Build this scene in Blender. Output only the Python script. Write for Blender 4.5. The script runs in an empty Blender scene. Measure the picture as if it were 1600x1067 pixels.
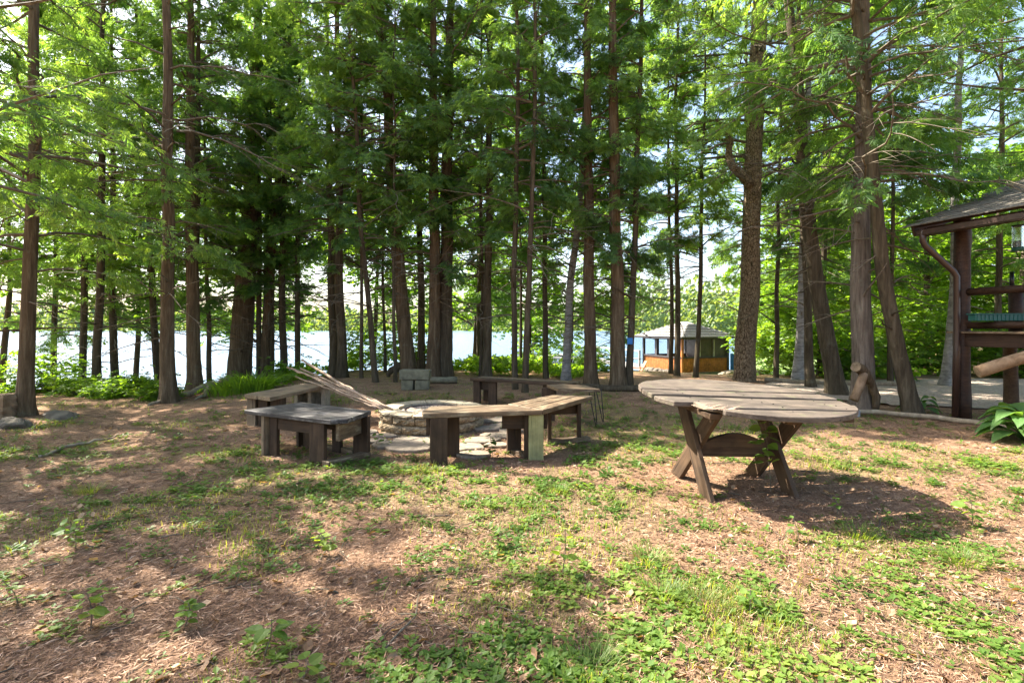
import bpy, bmesh, math, random
import numpy as np
from mathutils import Vector, Matrix
rnd = random.Random(7)
rng = np.random.default_rng(7)
scene = bpy.context.scene
COL = scene.collection
R = math.radians

# ------------------------------------------------------------------ camera, light, exposure
CAMH = 1.3
F = 800.0          # focal length in pixels of a 1600 px wide picture
HOR = 512.0
cam_d = bpy.data.cameras.new("camera"); cam = bpy.data.objects.new("camera", cam_d); COL.objects.link(cam)
cam_d.sensor_width = 36; cam_d.lens = 18.0; cam_d.clip_start = 0.05; cam_d.clip_end = 3000
cam_d.shift_y = -(533.5 - HOR) / 1600.0
cam.location = (0, 0, CAMH); cam.rotation_euler = (R(90), 0, 0)
scene.camera = cam

SUN_DIR = Vector((-0.62, 0.27, 0.75)).normalized()
sun_el = math.asin(SUN_DIR.z); sun_az = math.atan2(SUN_DIR.x, SUN_DIR.y)
world = bpy.data.worlds.new("World"); scene.world = world; world.use_nodes = True
wn = world.node_tree.nodes; wl = world.node_tree.links
sky = wn.new("ShaderNodeTexSky"); sky.sky_type = 'NISHITA'; sky.sun_disc = False
sky.sun_elevation = sun_el; sky.sun_rotation = sun_az; sky.air_density = 1.0; sky.dust_density = 3.0; sky.ozone_density = 0.6
bg = wn['Background']; bg.inputs['Strength'].default_value = 0.11
wl.new(sky.outputs[0], bg.inputs[0])
sl = bpy.data.lights.new("sun", 'SUN'); sl.energy = 5.0; sl.angle = R(0.53); sl.color = (1.0, 0.94, 0.84)
so = bpy.data.objects.new("sun", sl); COL.objects.link(so)
so.rotation_euler = SUN_DIR.to_track_quat('Z', 'Y').to_euler()
vs = scene.view_settings
vs.view_transform = 'Standard'; vs.look = 'None'; vs.gamma = 1.0; vs.use_curve_mapping = False; vs.exposure = 2.18
cy = scene.cycles
cy.max_bounces = 7; cy.diffuse_bounces = 4; cy.glossy_bounces = 2; cy.transmission_bounces = 5; cy.transparent_max_bounces = 4
cy.use_denoising = True; cy.caustics_reflective = False; cy.caustics_refractive = False; cy.sample_clamp_indirect = 6.0
try: cy.denoiser = 'OPENIMAGEDENOISE'
except Exception: pass

# ------------------------------------------------------------------ noise + terrain
def vnoise(x, y, seed=0):
    x = np.asarray(x, float); y = np.asarray(y, float)
    xi = np.floor(x).astype(np.int64); yi = np.floor(y).astype(np.int64)
    fx = x - xi; fy = y - yi
    fx = fx*fx*(3-2*fx); fy = fy*fy*(3-2*fy)
    def h(a, b):
        n = (a*374761393 + b*668265263 + seed*1442695041) & 0xffffffff
        n = ((n ^ (n >> 13)) * 1274126177) & 0xffffffff
        n = (n ^ (n >> 16)) & 0xffff
        return n / 65535.0
    return (h(xi, yi)*(1-fx) + h(xi+1, yi)*fx)*(1-fy) + (h(xi, yi+1)*(1-fx) + h(xi+1, yi+1)*fx)*fy
def fbm(x, y, seed=0, o=4):
    s = 0; a = .5; t = 0
    for k in range(o):
        s = s + a*vnoise(x*2**k, y*2**k, seed+k*17); t += a; a *= .55
    return s/t
def ss(a, b, v):
    t = np.clip((np.asarray(v, float)-a)/(b-a), 0, 1); return t*t*(3-2*t)
WATER = -1.7
def G(x, y):
    x = np.asarray(x, float); y = np.asarray(y, float)
    rise = 0.22*ss(6.5, 10.5, y)*ss(-6.0, -3.8, x)*(1-0.5*ss(3.0, 5.5, x))
    yc = 12.8 - 2.2*(1-ss(-6.2, -4.2, x))
    far = np.clip((y-yc)/8.2, 0, 1); far = far*far*(3-2*far)
    land = ss(6.0, 8.2, x - 0.0*(y-20)) * (1 - ss(31, 34, y)*(1-ss(.42, .50, x/np.maximum(y, 1))))
    bank = ss(11.5, 20.0, x - 0.15*(y-20))
    bottom = -3.0*(1-land) + land*(-1.25*(1-bank) + 0.3*bank)
    h = rise*(1-far) + bottom*far
    h = h + (fbm(x*.9+5, y*.9, 3, 3)-.5)*0.05*np.clip((y+2)/4, 0.3, 1)*(1-.6*far)
    return h
def gz(x, y): return float(G(x, y))
def P(px, py, h=0.0):
    """point of the ground (raised by h) that the photograph shows at this pixel"""
    Zs = np.linspace(1.2, 13.4, 1200); pr_ = HOR + (CAMH-h-G((px-800)/F*Zs, Zs))*F/Zs
    hit = np.nonzero(pr_ <= py)[0]
    Z = float(Zs[hit[0]]) if len(hit) else 13.0
    X = (px-800)/F*Z
    return X, Z, gz(X, Z)
def PH(px, py, z):
    """point at absolute height z"""
    Z = (CAMH-z)*F/(py-HOR)
    return Vector(((px-800)/F*Z, Z, z))
def PZ(px, py, Z):
    return Vector(((px-800)/F*Z, Z, CAMH-(py-HOR)*Z/F))

# ------------------------------------------------------------------ materials
def new_mat(name):
    m = bpy.data.materials.new(name); m.use_nodes = True
    nt = m.node_tree; b = nt.nodes['Principled BSDF']
    return m, nt, b
def N(nt, typ, **kw):
    n = nt.nodes.new(typ)
    for k, v in kw.items(): setattr(n, k, v)
    return n
def ramp(nt, stops):
    r = N(nt, 'ShaderNodeValToRGB'); e = r.color_ramp.elements
    while len(e) < len(stops): e.new(0.5)
    for i, (p, c) in enumerate(stops):
        e[i].position = p; e[i].color = (*c, 1) if len(c) == 3 else c
    return r
def noise(nt, vec, scale, detail=5, rough=.6, dist=0):
    n = N(nt, 'ShaderNodeTexNoise'); n.inputs['Scale'].default_value = scale; n.inputs['Detail'].default_value = detail
    n.inputs['Roughness'].default_value = rough; n.inputs['Distortion'].default_value = dist
    if vec is not None: nt.links.new(vec, n.inputs['Vector'])
    return n
def mapping(nt, src, scale=(1,1,1), rot=(0,0,0)):
    m = N(nt, 'ShaderNodeMapping'); m.inputs['Scale'].default_value = scale; m.inputs['Rotation'].default_value = rot
    nt.links.new(src, m.inputs['Vector']); return m.outputs[0]
def mixc(nt, fac, a, b, mode='MIX'):
    m = N(nt, 'ShaderNodeMix', data_type='RGBA', blend_type=mode)
    for i, v in ((0, fac), (6, a), (7, b)):
        if isinstance(v, (int, float)): m.inputs[i].default_value = v
        elif isinstance(v, tuple): m.inputs[i].default_value = (*v, 1)
        else: nt.links.new(v, m.inputs[i])
    return m.outputs[2]
def bump(nt, b, h, strength=.5, dist=.02):
    bp = N(nt, 'ShaderNodeBump'); bp.inputs['Strength'].default_value = strength; bp.inputs['Distance'].default_value = dist
    nt.links.new(h, bp.inputs['Height']); nt.links.new(bp.outputs[0], b.inputs['Normal'])
def math_n(nt, op, a, b=None):
    m = N(nt, 'ShaderNodeMath', operation=op)
    for i, v in ((0, a), (1, b)):
        if v is None: continue
        if isinstance(v, (int, float)): m.inputs[i].default_value = v
        else: nt.links.new(v, m.inputs[i])
    return m.outputs[0]

def leaf_mat(name, dark, mid, bright, trans=0.45, rough=.5, twarm=1.0):
    m, nt, b = new_mat(name)
    at = N(nt, 'ShaderNodeAttribute'); at.attribute_name = 'tint'
    oi = N(nt, 'ShaderNodeObjectInfo')
    fac = math_n(nt, 'ADD', at.outputs['Fac'], math_n(nt, 'MULTIPLY', math_n(nt, 'SUBTRACT', oi.outputs['Random'], .5), .35))
    r = ramp(nt, [(0.0, dark), (0.5, mid), (1.0, bright)])
    nt.links.new(fac, r.inputs[0])
    nt.links.new(r.outputs[0], b.inputs['Base Color']); b.inputs['Roughness'].default_value = rough
    b.inputs['Specular IOR Level'].default_value = .35
    tr = N(nt, 'ShaderNodeBsdfTranslucent')
    tc = mixc(nt, 1.0, r.outputs[0], (2.7*twarm, 2.4, 0.7), 'MULTIPLY')
    nt.links.new(tc, tr.inputs[0])
    mx = N(nt, 'ShaderNodeMixShader'); mx.inputs[0].default_value = trans
    nt.links.new(b.outputs[0], mx.inputs[1]); nt.links.new(tr.outputs[0], mx.inputs[2])
    nt.links.new(mx.outputs[0], nt.nodes['Material Output'].inputs[0])
    return m
M_cedar = leaf_mat("cedar_leaf", (.048,.105,.045), (.098,.188,.068), (.18,.28,.088), .60)
M_pine = leaf_mat("pine_needle", (.06,.12,.05), (.10,.18,.06), (.17,.27,.08), .45)
M_broad = leaf_mat("broad_leaf", (.060,.125,.018), (.100,.190,.025), (.160,.270,.035), .55)
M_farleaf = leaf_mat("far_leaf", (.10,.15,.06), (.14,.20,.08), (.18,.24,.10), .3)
M_grass = leaf_mat("grass_blade", (.07,.125,.022), (.15,.205,.045), (.33,.30,.12), .45)
M_herb = leaf_mat("herb_leaf", (.045,.095,.016), (.095,.170,.028), (.20,.27,.055), .45, .5)
M_hosta = leaf_mat("hosta_leaf", (.04,.10,.025), (.08,.17,.045), (.15,.26,.08), .35, .5)
M_dryleaf = leaf_mat("dry_leaf", (.10,.05,.025), (.22,.13,.07), (.42,.29,.18), .2, .7)

def bark_mat(name, c0, c1, c2, zs=.18, scale=9, bs=.8, vor=False, obj=True):
    m, nt, b = new_mat(name)
    tc = N(nt, 'ShaderNodeTexCoord'); oi = N(nt, 'ShaderNodeObjectInfo')
    off = N(nt, 'ShaderNodeVectorMath', operation='ADD'); nt.links.new(tc.outputs['Object'], off.inputs[0])
    sc = N(nt, 'ShaderNodeVectorMath', operation='SCALE'); sc.inputs[0].default_value = (13, 7, 31); nt.links.new(oi.outputs['Random'], sc.inputs['Scale'])
    nt.links.new(sc.outputs[0], off.inputs[1])
    v = mapping(nt, off.outputs[0], (1, 1, zs))
    n1 = noise(nt, v, scale, 8, .65, .4); n2 = noise(nt, off.outputs[0], 2.2, 4)
    r = ramp(nt, [(.28, c0), (.5, c1), (.74, c2)]); nt.links.new(n1.outputs[0], r.inputs[0])
    col = mixc(nt, math_n(nt, 'MULTIPLY', n2.outputs[0], .45), r.outputs[0], tuple(x*.55 for x in c1))
    # lichen / moss blotches
    n3 = noise(nt, off.outputs[0], 5, 6, .7); rr = ramp(nt, [(.60, (0,0,0)), (.70, (1,1,1))]); nt.links.new(n3.outputs[0], rr.inputs[0])
    col = mixc(nt, math_n(nt, 'MULTIPLY', rr.outputs[0], .35), col, (.17,.18,.13))
    nt.links.new(col, b.inputs['Base Color']); b.inputs['Roughness'].default_value = .9
    b.inputs['Specular IOR Level'].default_value = .2
    h = n1.outputs[0]
    if vor:
        vo = N(nt, 'ShaderNodeTexVoronoi', feature='DISTANCE_TO_EDGE'); vo.inputs['Scale'].default_value = 22
        nt.links.new(mapping(nt, off.outputs[0], (1, 1, .55)), vo.inputs['Vector'])
        q = ramp(nt, [(0.0, (0,0,0)), (.07, (1,1,1))]); nt.links.new(vo.outputs['Distance'], q.inputs[0])
        h = math_n(nt, 'ADD', math_n(nt, 'MULTIPLY', q.outputs[0], .7), n1.outputs[0])
        col2 = mixc(nt, q.outputs[0], tuple(x*.4 for x in c0), col); nt.links.new(col2, b.inputs['Base Color'])
    bump(nt, b, h, bs, .035)
    return m
M_bark = bark_mat("cedar_bark", (0.045,0.03007,0.01638), (0.125,0.08536,0.04836), (0.25,0.194,0.1209), .10, 22, 1.0)
M_barkdark = bark_mat("dark_bark", (0.034,0.02522,0.01482), (0.085,0.06499,0.039), (0.17,0.1377,0.0897), .12, 20, 1.0)
M_pinebark = bark_mat("pine_bark", (0.12,0.08245,0.04836), (0.27,0.194,0.117), (0.44,0.3492,0.2262), .7, 14, 1.0, True)
M_barkgrey = bark_mat("grey_bark", (.055,.042,.031), (.155,.122,.092), (.28,.235,.185), .10, 24, 1.0)
M_birch = bark_mat("birch_bark", (.06,.055,.05), (.30,.28,.25), (.50,.48,.44), 2.6, 7)
M_twig = bark_mat("twig_bark", (0.07,0.0539,0.03612), (0.14,0.1127,0.0774), (0.25,0.2156,0.1548), .6, 20, .2)
M_peeled = bark_mat("peeled_wood", (.22,.14,.09), (.38,.27,.19), (.55,.42,.32), .5, 12, .3)
M_drift = bark_mat("driftwood", (0.16,0.1176,0.0774), (0.32,0.2548,0.172), (0.5,0.4214,0.301), .5, 12, .6)
M_logcut = bark_mat("cut_log", (.12,.075,.04), (.26,.17,.10), (.38,.27,.17), .6, 9, .4)

def wood_mat(name, c0, c1, c2, moss=0.0, rough=.75, gs=1.0, worn=None):
    m, nt, b = new_mat(name)
    tc = N(nt, 'ShaderNodeTexCoord'); oi = N(nt, 'ShaderNodeObjectInfo')
    off = N(nt, 'ShaderNodeVectorMath', operation='ADD'); nt.links.new(tc.outputs['Object'], off.inputs[0])
    sc = N(nt, 'ShaderNodeVectorMath', operation='SCALE'); sc.inputs[0].default_value = (17, 9, 23); nt.links.new(oi.outputs['Random'], sc.inputs['Scale'])
    nt.links.new(sc.outputs[0], off.inputs[1])
    v = mapping(nt, off.outputs[0], (1.2*gs, 22*gs, 22*gs))
    n1 = noise(nt, v, 1.6, 8, .7, .6)
    n2 = noise(nt, off.outputs[0], 5, 5, .6)
    r = ramp(nt, [(.25, c0), (.5, c1), (.78, c2)]); nt.links.new(n1.outputs[0], r.inputs[0])
    blot = ramp(nt, [(.35, (.62,.62,.62)), (.65, (1.15,1.12,1.08))]); nt.links.new(n2.outputs[0], blot.inputs[0])
    col = mixc(nt, 1.0, r.outputs[0], blot.outputs[0], 'MULTIPLY')
    if worn:
        n4 = noise(nt, mapping(nt, off.outputs[0], (2, 7, 7)), 2.5, 6, .7); rw = ramp(nt, [(.50, (0,0,0)), (.62, (1,1,1))]); nt.links.new(n4.outputs[0], rw.inputs[0])
        col = mixc(nt, math_n(nt, 'MULTIPLY', rw.outputs[0], .8), col, worn)
    if moss:
        n3 = noise(nt, off.outputs[0], 9, 6, .7); rr = ramp(nt, [(.56, (0,0,0)), (.68, (1,1,1))]); nt.links.new(n3.outputs[0], rr.inputs[0])
        col = mixc(nt, math_n(nt, 'MULTIPLY', rr.outputs[0], moss), col, (.16,.18,.08))
    n5 = noise(nt, mapping(nt, off.outputs[0], (.9*gs, 30*gs, 30*gs)), 1.0, 3, .5, .4); rc = ramp(nt, [(.30, (0,0,0)), (.345, (1,1,1))]); nt.links.new(n5.outputs[0], rc.inputs[0])
    col = mixc(nt, 1.0, col, mixc(nt, rc.outputs[0], (.25,.22,.20), (1.,1.,1.)), 'MULTIPLY')
    nt.links.new(col, b.inputs['Base Color']); b.inputs['Roughness'].default_value = rough
    b.inputs['Specular IOR Level'].default_value = .3
    bump(nt, b, math_n(nt, 'ADD', n1.outputs[0], rc.outputs[0]), .6, .006)
    return m
M_tabletop = wood_mat("weathered_tabletop", (.035,.027,.021), (.125,.098,.074), (.25,.21,.168), .45, gs=1.4, worn=(.075,.058,.045))
M_tableleg = wood_mat("table_leg_wood", (0.036,0.02037,0.01014), (0.078,0.04656,0.02496), (0.13,0.08536,0.04836), .0)
M_brown = wood_mat("brown_stain", (0.028,0.01552,0.0078), (0.055,0.03201,0.01716), (0.095,0.0582,0.03354), .0, .7)
M_seat = wood_mat("worn_seat", (0.06,0.0388,0.02184), (0.135,0.08924,0.05148), (0.25,0.1843,0.1092), .0, .65, worn=(0.27,0.2134,0.1326))
M_greyseat = wood_mat("grey_seat", (.024,.021,.020), (.052,.046,.043), (.105,.097,.090), .12, .6, worn=(.19,.175,.16))
M_palewood = wood_mat("pale_board", (.13,.09,.05), (.25,.18,.11), (.36,.28,.18), .25)
M_greenwood = wood_mat("treated_board", (.20,.20,.08), (.32,.31,.14), (.42,.40,.20), .2)
M_porch = wood_mat("porch_wood", (0.018,0.00873,0.00468), (0.042,0.02037,0.01092), (0.085,0.04656,0.02652), .0, .55)
M_orange = wood_mat("orange_siding", (.22,.070,.018), (.36,.120,.028), (.46,.18,.05), .0, .5)
M_greyrail = wood_mat("grey_rail", (.20,.18,.16), (.36,.34,.31), (.50,.48,.45), .0)

def plain(name, c, rough=.6, metal=0, var=.3, scale=6, bs=.2, bd=.01):
    m, nt, b = new_mat(name)
    tc = N(nt, 'ShaderNodeTexCoord')
    n = noise(nt, tc.outputs['Object'], scale, 6, .65)
    r = ramp(nt, [(.3, tuple(x*(1-var) for x in c)), (.7, tuple(min(1, x*(1+var)) for x in c))]); nt.links.new(n.outputs[0], r.inputs[0])
    nt.links.new(r.outputs[0], b.inputs['Base Color']); b.inputs['Roughness'].default_value = rough; b.inputs['Metallic'].default_value = metal
    bump(nt, b, n.outputs[0], bs, bd)
    return m
M_stone = plain("pit_stone", (.34,.25,.145), .95, 0, .75, 22, 1.0, .04)
M_cap = plain("pit_cap", (0.38,0.3136,0.2064), .9, 0, .3, 20, .6, .01)
M_flag = plain("flagstone", (.21,.168,.12), .9, 0, .45, 12, .8, .015)
M_conc = plain("mossy_concrete", (0.17,0.1519,0.0946), .9, 0, .45, 9, .5, .01)
M_steel = plain("rusted_steel", (.10,.08,.075), .6, .5, .4, 8, .2)
M_ash = plain("ash", (.36,.28,.21), 1, 0, .6, 25, .5, .006)
M_metaldark = plain("dark_metal", (.03,.03,.03), .4, .8, .2)
M_gutter = plain("brown_gutter", (.038,.02,.014), .35, 0, .2)
M_shingle = plain("shingle", (0.12,0.1029,0.0774), .9, 0, .6, 30, .5, .005)
M_roof = plain("gazebo_shingle", (.36,.34,.31), .9, 0, .25, 12, .3)
M_darktrim = plain("dark_trim", (.035,.028,.028), .6, 0, .2)
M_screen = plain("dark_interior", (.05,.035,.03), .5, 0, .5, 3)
M_green = plain("green_plastic", (.012,.085,.07), .4, 0, .2)
M_blue = plain("blue_paint", (.01,.16,.42), .5, 0, .2)
M_tarp = plain("blue_tarp", (.01,.10,.38), .5, 0, .3)
M_chair = plain("rust_chair", (.42,.16,.07), .6, 0, .2)
M_tent = plain("tent_cloth", (.20,.15,.15), .8, 0, .2)
M_white = plain("white_paint", (.7,.68,.64), .6, 0, .1)
M_rock = plain("grey_rock", (.14,.115,.085), .95, 0, .4, 7, .9, .04)
M_pot = plain("grey_pot", (.35,.36,.36), .4, .3, .15)
M_needle = leaf_mat("fallen_needle", (.09,.045,.024), (.29,.165,.095), (.62,.44,.30), .0, .8)

# ground
m, nt, b = new_mat("needle_duff"); M_ground = m
tc = N(nt, 'ShaderNodeTexCoord'); ob = tc.outputs['Object']
n_big = noise(nt, ob, .8, 4); n_mid = noise(nt, ob, 5, 6, .7); n_f = noise(nt, ob, 90, 8, .8, .8)
n_s1 = noise(nt, mapping(nt, ob, (260, 26, 30), (0,0,.5)), 1, 4, .7, .5)
n_s2 = noise(nt, mapping(nt, ob, (26, 260, 30), (0,0,.9)), 1, 4, .7, .5)
st = math_n(nt, 'MAXIMUM', n_s1.outputs[0], n_s2.outputs[0])
h = math_n(nt, 'ADD', math_n(nt, 'MULTIPLY', n_f.outputs[0], .55), math_n(nt, 'MULTIPLY', st, .55))
r1 = ramp(nt, [(.39, (.040,.023,.013)), (.51, (.185,.108,.062)), (.60, (.40,.255,.160)), (.73, (.68,.51,.36))]); nt.links.new(h, r1.inputs[0])
mm = ramp(nt, [(.35, (.62,.58,.55)), (.65, (1.2,1.15,1.1))]); nt.links.new(n_mid.outputs[0], mm.inputs[0])
c = mixc(nt, 1.0, r1.outputs[0], mm.outputs[0], 'MULTIPLY')
ga = N(nt, 'ShaderNodeAttribute'); ga.attribute_name = 'tint'
gm = math_n(nt, 'MULTIPLY', ga.outputs['Fac'], n_mid.outputs[0])
gr = ramp(nt, [(.22, (0,0,0)), (.50, (1,1,1))]); nt.links.new(gm, gr.inputs[0])
gcol = ramp(nt, [(.3, (.07,.08,.025)), (.7, (.24,.23,.09))]); nt.links.new(n_f.outputs[0], gcol.inputs[0])
c = mixc(nt, math_n(nt, 'MULTIPLY', gr.outputs[0], .5), c, gcol.outputs[0])
nt.links.new(c, b.inputs['Base Color']); b.inputs['Roughness'].default_value = .95; b.inputs['Specular IOR Level'].default_value = .15
bump(nt, b, h, .9, .03)
# gravel
m, nt, b = new_mat("gravel"); M_gravel = m
tc = N(nt, 'ShaderNodeTexCoord'); vo = N(nt, 'ShaderNodeTexVoronoi'); vo.inputs['Scale'].default_value = 35; nt.links.new(tc.outputs['Object'], vo.inputs['Vector'])
r1 = ramp(nt, [(0, (.32,.24,.17)), (1, (.60,.49,.38))]); nt.links.new(vo.outputs['Color'], r1.inputs[0])
nn = noise(nt, tc.outputs['Object'], 2, 5); c = mixc(nt, math_n(nt, 'MULTIPLY', nn.outputs[0], .6), r1.outputs[0], (.20,.13,.10))
nt.links.new(c, b.inputs['Base Color']); b.inputs['Roughness'].default_value = .95; bump(nt, b, vo.outputs['Distance'], .8, .02)
# water
m, nt, b = new_mat("lake_water"); M_water = m
tc = N(nt, 'ShaderNodeTexCoord'); w1 = noise(nt, mapping(nt, tc.outputs['Object'], (.6, 2.2, 1)), 1.1, 6, .6, .3)
w2 = noise(nt, mapping(nt, tc.outputs['Object'], (.05, .3, 1)), 1.0, 3)
b.inputs['Base Color'].default_value = (.10, .16, .23, 1); b.inputs['Specular IOR Level'].default_value = .12; b.inputs['Roughness'].default_value = .2; b.inputs['IOR'].default_value = 1.33
bump(nt, b, math_n(nt, 'ADD', w1.outputs[0], w2.outputs[0]), 1.0, .22)
# glass
m, nt, b = new_mat("window_glass"); M_glass = m
b.inputs['Base Color'].default_value = (.8, .9, .8, 1); b.inputs['Roughness'].default_value = .05; b.inputs['Transmission Weight'].default_value = .9; b.inputs['Alpha'].default_value = .6
# seed
M_seed = plain("bird_seed", (.08,.07,.07), .9)

# ------------------------------------------------------------------ object helpers
def tag(o, label=None, cat=None, group=None, kind=None):
    if label: o['label'] = label
    if cat: o['category'] = cat
    if group: o['group'] = group
    if kind: o['kind'] = kind
    return o
def empty(name, loc=(0,0,0), rz=0):
    o = bpy.data.objects.new(name, None); o.location = loc; o.rotation_euler = (0, 0, rz); o.empty_display_size = .1
    COL.objects.link(o); return o
def link(name, me, parent=None, world_m=None):
    o = bpy.data.objects.new(name, me); COL.objects.link(o)
    if parent is not None:
        o.parent = parent
        pm = Matrix.Translation(parent.location) @ parent.rotation_euler.to_matrix().to_4x4()
        o.matrix_local = pm.inverted() @ (world_m if world_m is not None else Matrix.Identity(4))
    elif world_m is not None: o.matrix_world = world_m
    return o
def np_mesh(name, V, faces, mats, tint=None, smooth=False):
    """V (n,3); faces: list of (array (m,k), material index)"""
    me = bpy.data.meshes.new(name)
    V = np.ascontiguousarray(V, dtype=np.float32)
    me.vertices.add(len(V)); me.vertices.foreach_set('co', V.ravel())
    loops = np.concatenate([f.ravel() for f, _ in faces]).astype(np.int32)
    tot = np.concatenate([np.full(len(f), f.shape[1]) for f, _ in faces]).astype(np.int32)
    start = np.concatenate([[0], np.cumsum(tot)[:-1]]).astype(np.int32)
    mi = np.concatenate([np.full(len(f), k) for f, k in faces]).astype(np.int32)
    me.loops.add(len(loops)); me.loops.foreach_set('vertex_index', loops)
    me.polygons.add(len(tot)); me.polygons.foreach_set('loop_start', start); me.polygons.foreach_set('loop_total', tot)
    me.polygons.foreach_set('material_index', mi)
    me.polygons.foreach_set('use_smooth', np.full(len(tot), smooth))
    for mt in mats: me.materials.append(mt)
    if tint is not None:
        a = me.attributes.new('tint', 'FLOAT', 'POINT'); a.data.foreach_set('value', np.ascontiguousarray(tint, dtype=np.float32))
    me.update(); me.validate()
    return me
class Acc:
    def __init__(s): s.V=[]; s.F=[]; s.T=[]; s.n=0
    def add(s, V, F, mi=0, t=.5):
        V = np.asarray(V, float); s.V.append(V); s.F.append((np.asarray(F)+s.n, mi)); s.T.append(np.full(len(V), t) if np.isscalar(t) else t); s.n += len(V)
    def mesh(s, name, mats, smooth=False):
        fs = {}
        for f, mi in s.F: fs.setdefault((f.shape[1], mi), []).append(f)
        return np_mesh(name, np.concatenate(s.V), [(np.concatenate(v), k[1]) for k, v in fs.items()], mats, np.concatenate(s.T), smooth)
def tube(pts, rad, n=8, lobes=0.0, seed=0, cap=True):
    pts = np.asarray(pts, float); k = len(pts)
    rad = np.broadcast_to(np.asarray(rad, float), (k,)) if np.ndim(rad) < 2 else rad
    d = np.gradient(pts, axis=0); d /= np.linalg.norm(d, axis=1)[:, None]+1e-9
    ref = np.array([0., 1, 0]) if abs(d[0][1]) < .8 else np.array([1., 0, 0])
    a = np.cross(d, ref); a /= np.linalg.norm(a, axis=1)[:, None]+1e-9
    bb = np.cross(a, d)
    th = np.linspace(0, 2*np.pi, n, endpoint=False)
    rr = rad[:, None]*np.ones((1, n))
    if lobes is not None and np.ndim(lobes) > 0: rr = rr*lobes
    V = pts[:, None, :] + rr[..., None]*(np.cos(th)[None, :, None]*a[:, None, :] + np.sin(th)[None, :, None]*bb[:, None, :])
    V = V.reshape(-1, 3)
    i = np.arange(k-1)[:, None]*n; j = np.arange(n)[None, :]; j2 = (j+1) % n
    Fq = np.stack([i+j, i+j2, i+n+j2, i+n+j], -1).reshape(-1, 4)
    caps = []
    if cap:
        V = np.vstack([V, pts[0], pts[-1]]); c0 = k*n; c1 = k*n+1
        jj = np.arange(n); 
        caps = np.concatenate([np.stack([np.full(n, c0), (jj+1) % n, jj], -1), np.stack([np.full(n, c1), (k-1)*n+jj, (k-1)*n+(jj+1) % n], -1)])
    return V, Fq, caps
def tube_acc(acc, pts, rad, n=8, mi=0, capmi=None, t=.5, lobes=0.0):
    V, Fq, caps = tube(pts, rad, n, lobes)
    acc.add(V, Fq, mi, t)
    if len(caps):
        base = acc.n - len(V)
        acc.F.append((np.asarray(caps)+base, mi if capmi is None else capmi))
def tube_obj(name, pts, rad, mat, parent=None, n=10, capmat=None, smooth=True, jitter=0.0, seed=0, sub=1):
    pts = np.asarray(pts, float)
    if sub > 1:
        t = np.linspace(0, len(pts)-1, (len(pts)-1)*sub+1); q = np.stack([np.interp(t, np.arange(len(pts)), pts[:, k]) for k in range(3)], -1)
        if np.ndim(rad): rad = np.interp(t, np.arange(len(pts)), rad)
        pts = q
    if jitter:
        g = np.random.default_rng(seed); pts = pts.copy(); pts[1:-1] += g.normal(0, jitter, pts[1:-1].shape)
    rad = np.broadcast_to(np.asarray(rad, float), (len(pts),))
    g = np.random.default_rng(seed+1); lob = 1 + g.normal(0, .04, (len(pts), n)) if jitter else 0.0
    org = pts[0].copy()
    a = Acc(); tube_acc(a, pts-org, rad, n, 0, 1 if capmat else 0, lobes=lob)
    me = a.mesh(name, [mat] + ([capmat] if capmat else []), smooth)
    if smooth:
        # flat caps
        tot = len(me.polygons); 
        for p in me.polygons:
            if len(p.vertices) == 3: p.use_smooth = False
    return link(name, me, parent, Matrix.Translation(org))
def frame_m(org, xdir, up=(0,0,1)):
    x = Vector(xdir).normalized(); z = Vector(up); y = z.cross(x).normalized(); z = x.cross(y)
    m = Matrix((x, y, z)).transposed().to_4x4(); m.translation = Vector(org); return m
def box_mesh(name, sx, sy, sz, mat, bev=.004, warp=0):
    bm = bmesh.new(); bmesh.ops.create_cube(bm, size=1); bmesh.ops.scale(bm, vec=(sx, sy, sz), verts=bm.verts)
    if bev > 0: bmesh.ops.bevel(bm, geom=bm.edges[:], offset=bev, segments=1, affect='EDGES')
    if warp:
        for v in bm.verts: v.co += Vector((rnd.uniform(-1,1), rnd.uniform(-1,1), rnd.uniform(-1,1)))*warp
    me = bpy.data.meshes.new(name); bm.to_mesh(me); bm.free(); me.materials.append(mat); return me
def board(name, p0, p1, w, t, mat, parent=None, up=(0,0,1), bev=.004):
    """plank from p0 to p1 (centre line), w across, t along up"""
    p0 = Vector(p0); p1 = Vector(p1); L = (p1-p0).length
    m = frame_m((p0+p1)/2, p1-p0, up)
    return link(name, box_mesh(name, L, w, t, mat, bev), parent, m)
def boxo(name, c, s, mat, parent=None, rz=0, bev=.004, warp=0):
    return link(name, box_mesh(name, *s, mat, bev, warp), parent, Matrix.Translation(Vector(c)) @ Matrix.Rotation(rz, 4, 'Z'))
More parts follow.
